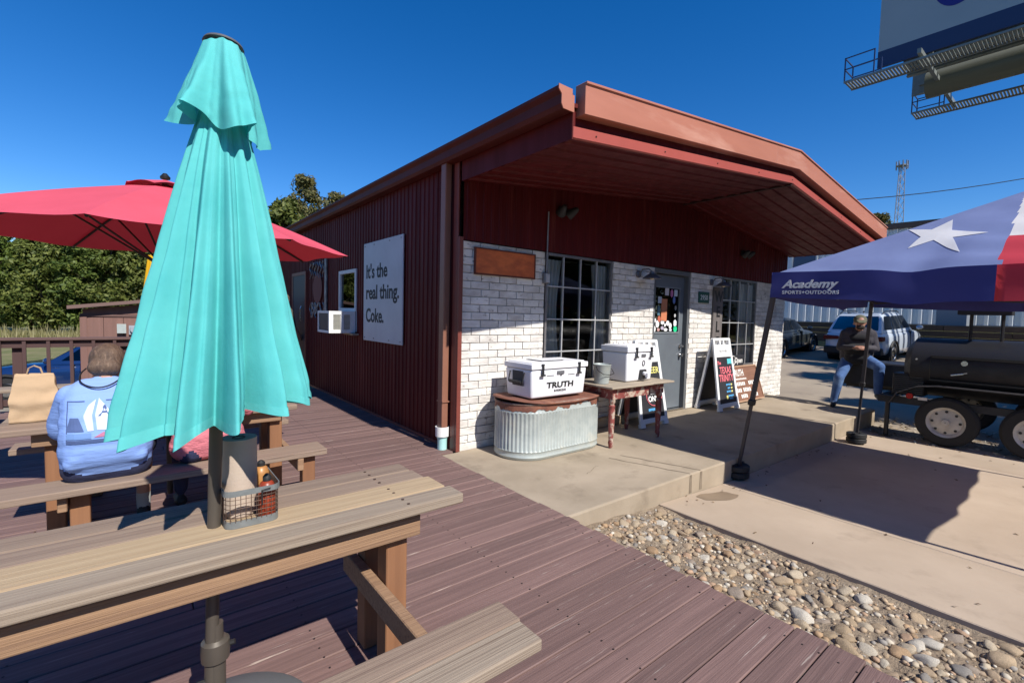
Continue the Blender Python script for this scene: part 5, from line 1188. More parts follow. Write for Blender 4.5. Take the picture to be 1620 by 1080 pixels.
for i in range(10):
    p0, p1 = star[i], star[(i+1) % 10]; N_ = 6; tri = []
    for u in range(N_+1):
        for v in range(N_+1-u):
            x = cx + (p0[0]-cx)*u/N_ + (p1[0]-cx)*v/N_; y = cy + (p0[1]-cy)*u/N_ + (p1[1]-cy)*v/N_; tri.append((u, v, (x, y, sz(x, y))))
    idx = {(u, v): k for k, (u, v, _) in enumerate(tri)}; fs = []
    for u in range(N_):
        for v in range(N_-u):
            fs.append((idx[u, v], idx[u+1, v], idx[u, v+1]))
            if v < N_-u-1: fs.append((idx[u+1, v], idx[u+1, v+1], idx[u, v+1]))
    mb.add([t_[2] for t_ in tri], fs)
mk('star', mb, M_tw, tent, smooth=2)
VF = frameM((AX0 - .042, -2.24, ZE - .13), (0, -1, -.02), (0, 0, 1))
mk('lettering', text_mb('Academy', .098, VF, bold=.003, shear=.3, ext=.002, sx=1.15), M_white, tent); mk('lettering', text_mb('SPORTS+OUTDOORS', .042, VF @ Matrix.Translation((0, -.055, 0)), bold=.001, ext=.002, space=1.15), M_white, tent)
M_leg = mat('tent_leg_dark', (.05, .045, .05), rough=.45, metal=.3)
feet = [(2.33, -1.80), (5.28, -2.05), (2.2, -5.15), (5.2, -5.15)]
for (fx, fy), c_ in zip(feet, (cor[0], cor[3], cor[1], cor[2])):
    gx = -.2 - .008*fx; p0 = Vector((fx, fy, gx)); p1 = Vector((c_.x + (.03 if c_.x < 3 else -.03), c_.y + (.03 if c_.y < -3 else -.03), ZE - .03)); pm_ = p0.lerp(p1, .40)
    lg_ = mk('leg', MB().beam(pm_, p1, .038, .038), M_leg, tent); mk('inner_leg', MB().beam(p0, pm_, .028, .028), M_leg, lg_); mk('slider', MB().beam(pm_ - (p1-p0)*.012, pm_ + (p1-p0)*.018, .06, .06), M_blackp, lg_, bevel=.008)
    mk('foot_plate', MB().cb((fx, fy, gx + .006), (.09, .09, .01)), M_leg, lg_)
for s in range(4):
    A, B = cor[s], cor[(s+1) % 4]
    for q in range(2):
        o_ = (B - A).cross(Vector((0, 0, 1))).normalized() * -.09; a, b = A.lerp(B, .025 + .475*q) + o_, A.lerp(B, .5 + .475*q) + o_; d_ = Vector((0, 0, -.06)); e_ = Vector((0, 0, -.17))
        mk('truss_bar', MB().beam(a + d_, b + e_, .012, .02), M_leg, tent); mk('truss_bar', MB().beam(a + e_, b + d_, .012, .02), M_leg, tent)
mk('peak_pole', MB().beam((AP.x, AP.y, AP.z - .75), (AP.x, AP.y, AP.z - .02), .03, .03), M_leg, tent)
for (fx, fy), lab in zip(feet[:2], ('black round weight on the tent leg beside the step', 'black round weight on the tent leg nearest the smoker')):
    gx = -.2 - .008*fx; w_ = thing('leg_weight', lab, 'weight', (fx, fy, gx), 'tent leg weights')
    for k in (0, 1): mk('disc', MB().lathe([(.11, .004), (.12, .012), (.12, .058), (.11, .066), (.045, .066), (.045, .004)], 22, (fx, fy, gx + .012 + k*.068)), M_blackp, w_, smooth=True)
    mk('strap', MB().box(fx - .125, fx + .125, fy - .02, fy + .02, gx + .151, gx + .156), M_blackp, w_)
# ------------------------------------------------------------------ smoker trailer
M_smk = mat('smoker_black', (.02, .019, .022), (.012, .012, .014), rough=.5, scale=5, metal=.2, rvar=.1, bump=.06, bscale=8)
M_tyre = mat('tyre_rubber', (.016, .016, .017), rough=.85); M_rim = mat('rim_white', (.55, .52, .47), (.4, .37, .33), rough=.45, scale=7)
GT = -.25; sm_ = thing('smoker_trailer', 'long black barbecue smoker on a twin-axle trailer behind the tent', 'trailer', (6.9, -3.8, GT))
TX, TZ, TRr = 6.62, .82, .42
tank = mk('tank', MB().lathe([(.02, -6.2), (.3, -6.17), (TRr, -6.08), (TRr, -2.40), (.3, -2.31), (.02, -2.28)], 40, (TX, 0, TZ), 'y'), M_smk, sm_, smooth=True)
mk('door_seam', MB().box(TX - TRr - .006, TX - TRr + .03, -5.5, -2.62, TZ + .17, TZ + .185).box(TX - TRr - .012, TX - TRr + .02, -5.5, -2.62, TZ - .17, TZ - .15), M_black, tank)
for y in (-2.62, -5.5): mk('door_edge', MB().tube([(TX - (TRr+.004)*math.cos(a), y, TZ + (TRr+.004)*math.sin(a)) for a in [R(-24 + 8*k) for k in range(7)]], .008, 5), M_black, tank)
mk('thermometer', MB().lathe([(.035, -.012), (.035, .0), (.03, .002)], 16, (TX - TRr + .0, -2.97, TZ + .1), 'x'), M_chrome, tank); mk('bolt', MB().lathe([(.014, -.02), (.014, 0)], 10, (TX - TRr + .0, -2.47, TZ + .12), 'x'), M_chrome, tank)
mk('door_handle', MB().tube([(TX - TRr, -3.0, TZ - .03), (TX - TRr - .06, -2.97, TZ - .04), (TX - TRr - .06, -2.85, TZ - .07)], .012), M_chrome, tank)
sp = mk('rack_shelf', MB().box(6.42, 6.7, -3.36, -2.83, 1.585, 1.655), M_smk, sm_, bevel=.006)
for y in (-2.96, -3.27):
    mk('rack_post', MB().tube([(6.56, y, 1.15), (6.56, y, 1.59)], .02, 8), M_smk, sp, smooth=True)
mk('frame_rail', MB().box(6.2, 6.27, -6.5, -2.12, .27, .37).box(7.75, 7.82, -6.5, -1.2, .27, .368).box(6.2, 7.82, -2.12, -2.05, .27, .37).box(6.2, 7.82, -6.5, -6.43, .27, .37), M_smk, sm_)
fb = mk('firebox', MB().box(7.2, 8.0, -2.3, -1.25, .37, .77), M_smk, sm_, bevel=.02); mk('firebox_door', MB().box(7.3, 7.9, -1.25, -1.23, .42, .72), M_smk, fb)
mb = MB(); lv = mk('louvered_box', MB().box(6.25, 6.6, -2.56, -2.2, .40, .71), M_smk, sm_, bevel=.006)
for k in range(9): mk('louver', MB().box(6.225, 6.25, -2.55, -2.22, .43 + k*.029, .437 + k*.029), mat('louver_steel', (.09, .085, .09), rough=.4, metal=.6), lv)
fn = MB(); prof = [(-2.2, .28), (-2.28, .44), (-2.5, .56), (-2.72, .59), (-3.75, .59), (-3.95, .56), (-4.15, .44), (-4.22, .28)]
for (a, b), (c, d) in zip(prof, prof[1:]): fn.add([(6.10, a, b), (6.10, c, d), (6.42, c, d), (6.42, a, b), (6.10, a, b-.014), (6.10, c, d-.014), (6.42, c, d-.014), (6.42, a, b-.014)], [(0, 1, 2, 3), (4, 7, 6, 5), (0, 4, 5, 1), (2, 6, 7, 3)])
mk('fender', fn, mat('fender_grey', (.10, .095, .10), rough=.35, metal=.4), sm_)
mk('tail_light', MB().lathe([(.04, -.03), (.045, 0), (.04, .01)], 16, (6.2, -2.42, .40), 'x'), mat('tail_red', (.35, .01, .01), rough=.2), sm_, smooth=True); mk('marker_lens', MB().box(6.16, 6.2, -2.62, -2.52, .36, .40), mat('lens_white', (.6, .58, .55), rough=.2), sm_)
def wheel(root, x, y, z, r, w, ax='x', rim=M_rim, holes=True, rr=.6, side=-1):
    prof = [(r*.62, -w/2), (r*.9, -w/2), (r*.985, -w*.38), (r, -w*.2), (r, w*.2), (r*.985, w*.38), (r*.9, w/2), (r*.62, w/2)]
    t = mk('tyre', MB().lathe(prof, 36, (x, y, z), ax, caps=False), M_tyre, root, smooth=True)
    q = side
    rp = [(r*.64, q*w*.42), (r*.61, q*w*.47), (r*.56, q*w*.40), (r*.50, q*w*.22), (r*.36, q*w*.28), (r*.24, q*w*.34), (r*.14, q*w*.34), (r*.12, q*w*.5), (.005, q*w*.52)]
    rm = mk('rim', MB().lathe(rp, 32, (x, y, z), ax, caps=False), rim, t, smooth=True)
    if holes:
        for k in range(8):
            a = 2*math.pi*k/8; c = (x + q*w*.262, y + r*.43*math.cos(a), z + r*.43*math.sin(a)) if ax == 'x' else (x + r*.43*math.cos(a), y + q*w*.262, z + r*.43*math.sin(a))
            mk('rim_hole', MB().lathe([(r*.05, -.006), (r*.05, .006)], 10, c, ax), M_black, t)
    return t
wroot = mk('axle', MB().tube([(6.25, -2.83, .09), (7.9, -2.83, .09)], .035).tube([(6.25, -3.68, .09), (7.9, -3.68, .09)], .035), M_smk, sm_)
for x, sd in ((6.24, -1), (7.9, 1)):
    for y in (-2.83, -3.68): wheel(sm_, x, y, .09, .34, .2, side=sd)
mk('jack_stand', MB().tube([(6.3, -2.15, .3), (6.3, -2.15, -.24)], .03).cb((6.3, -2.15, -.243), (.14, .14, .012)), M_smk, sm_)
mk('tongue', MB().beam((6.3, -6.45, .3), (7.0, -7.6, .3), .07, .09).beam((7.7, -6.45, .3), (7.0, -7.6, .3), .07, .09), M_smk, sm_)
# wood chips and leaves under the trailer, dead leaves on the pavement
mb = MB(); rs = random.Random(21)
for k in range(700):
    x = rs.uniform(6.0, 8.2); y = rs.uniform(-5, -1.5); z = max(gz(x, y), pz(min(x, 7.2), min(y, 0)) - .02) + .016; s = rs.uniform(.012, .05); a = rs.uniform(0, 6.28); dx, dy = math.cos(a)*s, math.sin(a)*s
    t1, t2 = rs.uniform(0, .03), rs.uniform(0, .03)
    mb.add([(x-dx, y-dy, z), (x+dy*.4, y-dx*.4, z+t1), (x+dx, y+dy, z+t2), (x-dy*.4, y+dx*.4, z+.004)], [(0, 1, 2, 3)])
mk('wood_chips', mb, palette('chips', [(.4, .33, .22), (.25, .18, .11), (.55, .5, .4), (.16, .11, .07)], island=True, bump=0), kind='stuff', fix=False)
tag(bpy.data.objects['wood_chips'], 'pale wood chips and bark scattered under the smoker trailer', 'wood chips')
# ------------------------------------------------------------------ cars
M_cg = glassmat('car_glass', (.03, .035, .04), 1.6)
def car(lab, paint, L_, Wd, H, cowl, rear_glass, roof0, roof1, M, suv, hood=.98, tailz=None, group='parked cars'):
    """built nose to +x round its own origin on the ground, then placed by M"""
    org = M @ Vector((0, 0, 0)); t = thing('parked_car', lab, 'car', org, group)
    w = Wd/2; belt = hood + (.04 if not suv else .06); tailz = tailz or belt
    st = [(-L_/2, .80, .42, tailz - .12), (-L_/2 + .08, .93, .30, tailz - .02), (-L_/2 + .5, .985, .24, tailz), (-L_/2 + 1.2, 1.0, .22, belt), (0, 1.0, .22, belt - .01), (cowl, .99, .22, hood + .02), (cowl + .45, .975, .22, hood - .02), (L_/2 - .45, .94, .24, hood - .10), (L_/2 - .12, .86, .28, hood - .22), (L_/2, .74, .38, hood - .34)]
    mb = MB(M); nst = len(st); vs = []
    for x, k, zb, zt in st:
        ww = w*k
        half = [(ww*.9, zb), (ww*.985, zb + .10), (ww, (zb+zt)*.5 - .02), (ww*.985, zt - .16), (ww*.93, zt - .03), (ww*.80, zt + .012), (ww*.4, zt + .03)]
        ring = [(x, -a, b) for a, b in half] + [(x, 0, zt + .035)] + [(x, a, b) for a, b in half[::-1]]
        vs += ring
    n = len(ring); fs = [(i*n+j, i*n+(j+1) % n, (i+1)*n+(j+1) % n, (i+1)*n+j) for i in range(nst-1) for j in range(n)] + [tuple(range(n)), tuple((nst-1)*n + j for j in range(n-1, -1, -1))]
    mk('body', mb.add(vs, fs), paint, t, smooth=2, sub=1)
    # cabin: arched loft from beltline to roof
    gb = MB(M); lv_ = [(0, 0.0), (.35, .36), (.75, .78), (.93, .95), (1.0, 1.0)]; vs = []; zb = belt - .04; cols_ = 10
    for q, (h, tt) in enumerate(lv_):
        z = zb + (H - zb)*h; xa = rear_glass + (roof0 - rear_glass)*tt; xb = cowl + (roof1 - cowl)*tt; ww = w*.93 - w*.20*tt - (0.03 if h > .9 else 0) - (.06 if h == 1 else 0)
        ring = [(xa + (xb-xa)*k/cols_, -ww * (1 - .10*abs(2*k/cols_-1)**4), z - (.05*((2*k/cols_-1)**2) if h > .9 else 0)) for k in range(cols_+1)] + [(xb - (xb-xa)*k/cols_, ww * (1 - .10*abs(1-2*k/cols_)**4), z - (.05*((1-2*k/cols_)**2) if h > .9 else 0)) for k in range(cols_+1)]
        vs += ring
    n = len(ring); fs = [(i*n+j, i*n+(j+1) % n, (i+1)*n+(j+1) % n, (i+1)*n+j) for i in range(len(lv_)-1) for j in range(n)] + [tuple((len(lv_)-1)*n + j for j in range(n))]
    mk('cabin', gb.add(vs, fs), paint, t, smooth=True)
    def gp(u, h, s, out=.012):
        tt = h; z = zb + (H-zb)*h; xa = rear_glass + (roof0-rear_glass)*tt; xb = cowl + (roof1-cowl)*tt; ww = w*.93 - w*.20*tt + out
        k = abs(2*u-1); return (xa + (xb-xa)*u, s*ww*(1-.10*k**4), z)
    for s in (-1, 1):
        for u0, u1 in (((.05, .25), (.28, .56), (.59, .93)) if suv else ((.12, .50), (.53, .92))):
            m2 = MB(M); m2.grid(5, 4, lambda a, b: gp(u0 + (u1-u0)*a, .16 + .66*b, s)); mk('side_window', m2, M_cg, t, smooth=2, fix=False)
    def ep(a, h, front):
        z = zb + (H-zb)*h; x = (cowl + (roof1-cowl)*h + .012) if front else (rear_glass + (roof0-rear_glass)*h - .012); ww = (w*.93 - w*.20*h)*.80; return (x, ww*(2*a-1), z)
    m2 = MB(M); m2.grid(5, 4, lambda a, b: ep(a, .14 + .7*b, True)); mk('windshield', m2, M_cg, t, fix=False)
    m2 = MB(M); m2.grid(5, 4, lambda a, b: ep(a, .14 + .68*b, False)); mk('rear_window', m2, M_cg, t, fix=False)
    R_ = .33 if not suv else .35
    for x in (-L_/2 + .85, L_/2 - .88):
        for s in (-1, 1):
            mm = M.to_3x3(); W0 = MB(M)
            prof = [(R_*.66, -.1), (R_*.92, -.1), (R_, -.06), (R_, .06), (R_*.92, .1), (R_*.66, .1)]
            ty = mk('wheel', MB(M).lathe(prof, 28, (x, s*(w - .10), R_), 'y', caps=False), M_tyre, t, smooth=True)
            mk('rim', MB(M).lathe([(R_*.67, s*.085), (R_*.62, s*.10), (R_*.55, s*.06), (R_*.2, s*.085), (.01, s*.09)], 24, (x, s*(w-.10), R_), 'y', caps=False), M_chrome, ty, smooth=True)
            for k in range(5):
                a = 2*math.pi*k/5; mk('rim_gap', MB(M).lathe([(R_*.11, s*.065), (R_*.11, s*.088)], 8, (x + R_*.42*math.cos(a), s*(w-.10), R_ + R_*.42*math.sin(a)), 'y'), M_black, ty)
            mk('wheel_arch', MB(M).tube([(x + (R_+.06)*math.cos(R(a)), s*(w+.002), R_ + (R_+.06)*math.sin(R(a))) for a in range(-10, 191, 20)], .035, 6), M_blackp, t)
        mk('wheel_well', MB(M).lathe([(R_+.05, -w+.02), (R_+.05, w-.02)], 20, (x, 0, R_), 'y'), M_black, t)
    for s in (-1, 1):
        mk('mirror', MB(M).ball((cowl - .12, s*(w + .09), belt + .06), (.06, .10, .07), 10, 8), paint, t, smooth=True)
        mk('tail_lamp', MB(M).prism([(-w*.93*s, tailz - .30), (-w*.42*s, tailz - .27), (-w*.42*s, tailz - .16), (-w*.93*s, tailz - .14)], -L_/2 - .035, -L_/2 + .2, 'x'), mat('tail_lamp_dark', (.12, .008, .012), rough=.15), t, bevel=.02)
        mk('head_lamp', MB(M).prism([(s*w*.80, hood - .40), (s*w*.45, hood - .38), (s*w*.45, hood - .28), (s*w*.78, hood - .24)], L_/2 - .25, L_/2 - .01, 'x'), mat('head_lamp_glass', (.5, .52, .55), rough=.1), t, bevel=.02)
        mk('door_handle', MB(M).cb((-.35, s*w*.985, belt - .12), (.18, .03, .03)), paint, t); mk('door_line', MB(M).box(.28, .29, s*w*.9, s*(w + .001), .35, belt - .05), M_black, t)
        if suv: mk('roof_rail', MB(M).tube([(roof0 + .1, s*w*.66, H - .04), (roof0 + .3, s*w*.66, H + .035), (roof1 - .4, s*w*.66, H + .035), (roof1 - .15, s*w*.66, H - .03)], .016, 6), M_blackp, t)
    mk('rear_bumper', MB(M).box(-L_/2 - .06, -L_/2 + .25, -w*.90, w*.90, .32, .56), M_blackp, t, bevel=.04, seg=2); mk('front_bumper', MB(M).box(L_/2 - .2, L_/2 + .03, -w*.80, w*.80, .26, .44), M_blackp, t, bevel=.04, seg=2)
    mk('licence_plate', MB(M).box(-L_/2 - .07, -L_/2 - .05, -.16, .16, tailz - .42, tailz - .28), M_white, t); mk('roof_antenna', MB(M).cb((roof0 + .35, 0, H + .02), (.12, .025, .05)), M_blackp, t, bevel=.01)
P_w = mat('pearl_white_paint', (.52, .58, .66), rough=.22, coat=1.0); P_d = mat('charcoal_paint', (.035, .04, .042), rough=.2, coat=1.0, metal=.3); P_b = mat('blue_paint', (.008, .03, .115), rough=.2, coat=1.0, metal=.3)
car('white sport utility car parked facing the retaining wall behind the seated man', P_w, 4.45, 1.84, 1.70, .95, -2.12, -1.65, .15, T((18.4, .95, .19), R(-3), 0, R(-2.6)), True, 1.02)
car('dark charcoal car parked nose to the wall beside the brick corner', P_d, 4.6, 1.84, 1.46, .85, -1.95, -1.0, .1, T((17.2, 3.95, .16), 0, 0, R(-2.6)), False, .93)
car('blue car parked beyond the deck railing next to the brown shed', P_b, 4.6, 1.82, 1.46, .85, -1.95, -1.0, .1, T((-3.3, 11.6, -.9), R(172)), False, .93)
# ------------------------------------------------------------------ retaining wall, metal building, shed
rw = thing('retaining_wall', 'dark timber retaining wall behind the parked cars', 'wall', (21.2, 0, .1))
W_tim = mat('dark_timber', (.12, .075, .045), (.07, .045, .03), rough=.9, scale=1.5, stretch=(8, .5, 8), bump=.4, rand=.15, c3=(.2, .14, .085), s3=3, lo3=.6, hi3=.7)
for k in range(6):
    for i in range(6):
        y0_ = -9 + i*3.4 - (k % 2)*1.6; mk('timber', MB().box(21.2 + k*.012, 21.42, y0_, y0_ + 3.39, .12 + k*.223, .335 + k*.223), W_tim, rw, bevel=.012)
mb_ = thing('metal_warehouse', 'long grey ribbed metal building above the retaining wall', 'building', (26, 1, 1.4))
M_mw = mat('grey_wall_sheet', (.74, .76, .80), (.69, .71, .75), rough=.45, scale=1, stretch=(1, 1, .3)); WX = 23.5
mb = MB(); P = ribs(26, .33, .055, .10)
for (a, d), (b, e) in zip(P, P[1:]): mb.add([(WX - d - .09*(a-12), -12 + a, 1.40), (WX - e - .09*(b-12), -12 + b, 1.40), (WX - e - .09*(b-12), -12 + b, 5.75), (WX - d - .09*(a-12), -12 + a, 5.75)], [(0, 3, 2, 1)])
mk('wall', mb, M_mw, mb_, fix=False)
mk('roof', MB().add([(WX + 1.03, -12.2, 5.84), (WX + 7, -12.2, 6.6), (WX + 7, 14.2, 6.6), (WX - 1.33, 14.2, 5.84), (WX + 1.03, -12.2, 5.76), (WX + 7, -12.2, 6.5), (WX + 7, 14.2, 6.5), (WX - 1.33, 14.2, 5.76)], [(0, 1, 2, 3), (4, 7, 6, 5), (0, 4, 5, 1), (1, 5, 6, 2), (2, 6, 7, 3), (3, 7, 4, 0)]), mat('dark_roof', (.06, .055, .055), rough=.6), mb_)
mk('eave_trim', MB().beam((WX + 1.0, -12.2, 5.68), (WX - 1.36, 14.2, 5.68), .05, .2), mat('eave_brown', (.07, .05, .045), rough=.6), mb_)
mk('base_trim', MB().beam((WX + .99, -12, 1.44), (WX - 1.33, 14, 1.44), .03, .1), mat('base_grey', (.2, .2, .21), rough=.6), mb_)
for y in (4.6, 9.0, -6.0):
    ox = WX - .09*y - .05; w_ = mk('window', MB().box(ox - .1, ox - .03, y, y + 1.0, 4.1, 5.0), mat('shutter_blue', (.03, .06, .14), rough=.3), mb_); mk('frame', MB().box(ox - .13, ox - .101, y - .08, y, 4.0, 5.08), M_white, w_); mk('frame', MB().box(ox - .13, ox - .101, y + 1.0, y + 1.08, 4.0, 5.08), M_white, w_)
mk('end_wall', MB().box(WX + 1.1, WX + 7, -12, -11.96, 1.4, 5.8).box(WX - 1.2, WX + 7, 13.96, 14, 1.4, 5.8), M_mw, mb_)
mb = MB()
for i in range(3): mb.box(21.9 + i*.02, 22.5, 1.0 - .75*i, 1.5 - .75*i, 1.42, 1.75 + .08*i)
ac = thing('utility_unit', 'grey utility unit standing by the metal building above the wall', 'utility unit', (22.3, -.5, 1.42))
mk('case', MB().box(21.9, 22.7, -.95, -.05, 1.42, 2.1), mat('unit_grey', (.2, .22, .26), rough=.5), ac, bevel=.02); mk('fan_cover', MB().lathe([(.3, 2.1), (.3, 2.13)], 20, (22.3, -.5, 0)), M_black, ac)
sh_ = thing('garden_shed', 'brown board shed with low pitched roof beyond the deck railing', 'shed', (-2.2, 9.2, -.92))
M_shed = mat('shed_brown', (.20, .105, .085), (.17, .09, .072), rough=.8, scale=2, stretch=(6, 6, .5), bump=.15, rand=.05)
SY = 8.0; x = -3.36; k = 0
while x < -.9:
    x2 = min(x + .30, -.9); za = 1.22 + .10*(x + 3.36); mk('board', MB().box(x + .003, x2 - .003, SY, SY + .03, -.92, 1.20), M_shed, sh_); x = x2
mk('gable_board', MB().prism([(-3.36, 1.245), (-.9, 1.245), (-.9, 1.66), (-3.36, 1.34)], SY - .006, SY + .02, 'y'), M_shed, sh_); mk('trim', MB().box(-3.40, -.88, SY - .02, SY + .03, 1.2, 1.242), M_rail, sh_); mk('corner_board', MB().box(-3.40, -3.3, SY - .025, SY - .004, -.92, 1.19), M_shed, sh_)
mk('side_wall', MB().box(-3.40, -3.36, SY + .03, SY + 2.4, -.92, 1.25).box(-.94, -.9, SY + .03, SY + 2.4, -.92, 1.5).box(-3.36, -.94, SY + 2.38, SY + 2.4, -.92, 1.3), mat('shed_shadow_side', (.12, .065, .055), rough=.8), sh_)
mk('roof', MB().add([(-3.56, SY - .2, 1.335), (-.8, SY - .2, 1.705), (-.8, SY + 2.6, 1.705), (-3.56, SY + 2.6, 1.335), (-3.56, SY - .2, 1.40), (-.8, SY - .2, 1.77), (-.8, SY + 2.6, 1.77), (-3.56, SY + 2.6, 1.40)], [(0, 3, 2, 1), (4, 5, 6, 7), (0, 1, 5, 4), (1, 2, 6, 5), (2, 3, 7, 6), (3, 0, 4, 7)]), mat('shed_roof', (.16, .1, .085), rough=.9), sh_)
mk('meter_box', MB().box(-2.86, -2.72, SY - .1, SY - .006, .88, 1.06), M_galv, sh_); mk('meter', MB().lathe([(.06, -.15), (.07, -.1)], 14, (-2.6, SY + .04, .95), 'y').box(-2.68, -2.46, SY - .06, SY - .006, .85, 1.03), mat('meter_grey', (.3, .32, .36), rough=.4), sh_)
# ------------------------------------------------------------------ billboard
bbd = thing('billboard', 'tall roadside billboard with blue-banded face and steel catwalks, seen from below', 'billboard', (18.4, -6, .2))
M_bst = mat('billboard_steel', (.24, .26, .25), (.18, .2, .19), rough=.5, metal=.4, scale=3); BX = 17.3; yl = 1.17
F = Matrix.Rotation(0, 4, 'Z')
mk('face', MB().box(BX, BX + .08, -11.5, yl, 10.66, 14.9), mat('vinyl_face', (.30, .35, .39), (.28, .33, .37), rough=.5, scale=.6), bbd); mk('face_band', MB().box(BX - .002, BX + .085, -11.5, yl + .004, 10.12, 10.659), mat('vinyl_navy', (.012, .028, .095), rough=.5), bbd)
lp = []
for k in range(16): a = R(200 + 9*k); lp.append((-.75 + 1.0*math.cos(a)*.62, 12.3 + 1.0*math.sin(a)))
lp2 = [(y + .05, z + .42) for y, z in lp[::-1]]
mb = MB(); mb.add([(BX - .006, y, z) for y, z in lp + lp2], [tuple(range(len(lp + lp2)))]); mk('logo_mark', mb, mat('vinyl_ink_blue', (.012, .012, .19), rough=.5), bbd, fix=False)
mk('rear_face', MB().box(20.6, 20.68, -11.5, .9, 10.1, 14.9), M_bst, bbd)
for x, z, w_, h_ in ((17.62, 9.95, .16, .34), (18.15, 9.9, .16, .3), (19.9, 9.86, .16, .3)):
    mk('stringer', MB().box(x, x + w_, -11.2, .55, z, z + .03).box(x, x + w_, -11.2, .55, z + h_, z + h_ + .03).box(x + w_/2 - .015, x + w_/2 + .015, -11.2, .55, z + .03, z + h_), M_bst, bbd)
mk('torsion_tube', MB().tube([(19.0, .15, 9.72), (19.0, -11, 9.72)], .42, 28), mat('tube_olive', (.13, .135, .10), (.1, .105, .08), rough=.5, scale=1, stretch=(1, .2, 4)), bbd, smooth=True)
for y in (-.25, -3.2, -6.2, -9.2): mk('outrigger', MB().box(16.0, 21.6, y, y + .1, 9.62, 9.76), M_bst, bbd); mk('upright', MB().box(17.39, 17.5, y, y + .1, 9.76, 14.6).box(20.48, 20.59, y, y + .1, 9.76, 14.6), M_bst, bbd)
def catwalk(x0, x1, y1, z):
    c = mk('catwalk', MB().box(x0, x0 + .05, -11.3, y1, z - .06, z).box(x1 - .05, x1, -11.3, y1, z - .06, z), M_bst, bbd)
    y = y1
    while y > -11: mk('grating_bar', MB().box(x0 + .05, x1 - .05, y - .05, y, z - .03, z), M_bst, c); y -= .085
    for (a, b) in ((x0, y1), (x1 - .04, y1), (x0, y1 - .8), (x1 - .04, y1 - .8)): mk('rail_post', MB().box(a, a + .035, b - .035, b, z, z + .75), mat('rail_navy', (.03, .05, .13), rough=.5), c)
    for zz in (z + .36, z + .72): mk('guard_rail', MB().box(x0, x1, y1 - .03, y1, zz, zz + .03).box(x0, x0 + .03, y1 - .8, y1 - .03, zz, zz + .03).box(x1 - .03, x1, y1 - .8, y1 - .03, zz, zz + .03), MATS['rail_navy'], c)
catwalk(16.05, 16.85, 1.75, 9.5); catwalk(20.9, 21.7, .95, 9.6)
mk('column', MB().tube([(19.0, -9.5, .2), (19.0, -9.5, 9.5)], .5, 24), M_bst, bbd, smooth=True)
# ------------------------------------------------------------------ tower, cable
tw = thing('lattice_tower', 'thin lattice radio tower far behind the metal building', 'tower', (188.6, 38.2, 0))
M_tw_ = mat('tower_steel', (.2, .21, .25), rough=.6); c0 = Vector((188.6, 38.2, 0)); Ht = 52.5
def leg3(k, z): r_ = 2.3 - 1.5*z/Ht; a = 2*math.pi*k/3 + .4; return Vector((c0.x + r_*math.cos(a), c0.y + r_*math.sin(a), z))
for k in range(3): mk('leg', MB().tube([leg3(k, 0), leg3(k, Ht)], .11, 6), M_tw_, tw)
for i in range(18):
    z0_, z1_ = Ht*i/18, Ht*(i+1)/18
    for k in range(3): mk('brace', MB().tube([leg3(k, z0_), leg3((k+1) % 3, z1_)], .045, 5), M_tw_, tw); mk('brace', MB().tube([leg3((k+1) % 3, z0_), leg3(k, z1_)], .045, 5), M_tw_, tw)
for k in range(9): a = 2*math.pi*k/9; mk('antenna_panel', MB().box(c0.x + 1.5*math.cos(a) - .13, c0.x + 1.5*math.cos(a) + .13, c0.y + 1.5*math.sin(a) - .13, c0.y + 1.5*math.sin(a) + .13, Ht - 1.6, Ht + .9), M_tw_, tw)
mk('platform', MB().lathe([(1.5, Ht - .6), (1.5, Ht - .4)], 12, (c0.x, c0.y, 0)), M_tw_, tw)
a_, b_ = Vector((36.06, 6.63, 9.78)), Vector((44.83, -.27, 11.48)); d_ = b_ - a_
pc = [a_ + d_*t_ + Vector((0, 0, .45*((t_ - .5)**2)*4*.3 - .03)) for t_ in [-1.6 + .2*k for k in range(26)]]
tag(mk('power_line', MB().tube(pc, .028, 6), M_black), 'single dark overhead cable crossing the sky beside the tower', 'cable')
# ------------------------------------------------------------------ trees
M_bark = mat('bark', (.11, .08, .055), (.07, .05, .035), rough=.95, scale=4, bump=.5)
L1 = leafmat('leaf_dark', (.05, .085, .016), (.17, .22, .045)); L2 = leafmat('leaf_mid', (.065, .095, .02), (.20, .22, .05)); L3 = leafmat('leaf_olive', (.08, .09, .03), (.22, .19, .07), .4)
def crown_mesh(seed, h, r, n_cl, n_lf, m, cone=.5, size=.17, low=.1, upright=0.0):
    rs = random.Random(seed); vs = []; fs = []
    for c in range(n_cl):
        t = low + (1-low)*rs.random()**.9; prof = (math.sin(math.pi*min(1, (t*.85+.12)))**.7)*(1 - cone*t)
        a = rs.uniform(0, 6.283); rr = r*prof*math.sqrt(rs.uniform(.25, 1.0))*rs.uniform(.85, 1.12); cx, cy, cz = rr*math.cos(a), rr*math.sin(a), h*t
        cr = rs.uniform(.35, .75)*(1 if t < .85 else .6)*r/2.4
        for l in range(n_lf):
            d = Vector((rs.gauss(0, 1), rs.gauss(0, 1), rs.gauss(0, 1))).normalized(); p = Vector((cx, cy, cz)) + Vector((d.x, d.y, d.z*.75))*cr*rs.uniform(.55, 1.05)
            nn = (d + Vector((rs.gauss(0, .5), rs.gauss(0, .5), rs.gauss(.3, .5)))).normalized(); u = nn.orthogonal().normalized(); v = nn.cross(u); ang = rs.uniform(0, 6.28); u, v = u*math.cos(ang)+v*math.sin(ang), v*math.cos(ang)-u*math.sin(ang)
            s = size*rs.uniform(.6, 1.3); o = len(vs); vs += [p-u*s, p-v*s*.5, p+u*s, p+v*s*.5]; fs.append((o, o+1, o+2, o+3))
    me = bpy.data.meshes.new('crown'); me.from_pydata(vs, [], fs); me.materials.append(m); return me
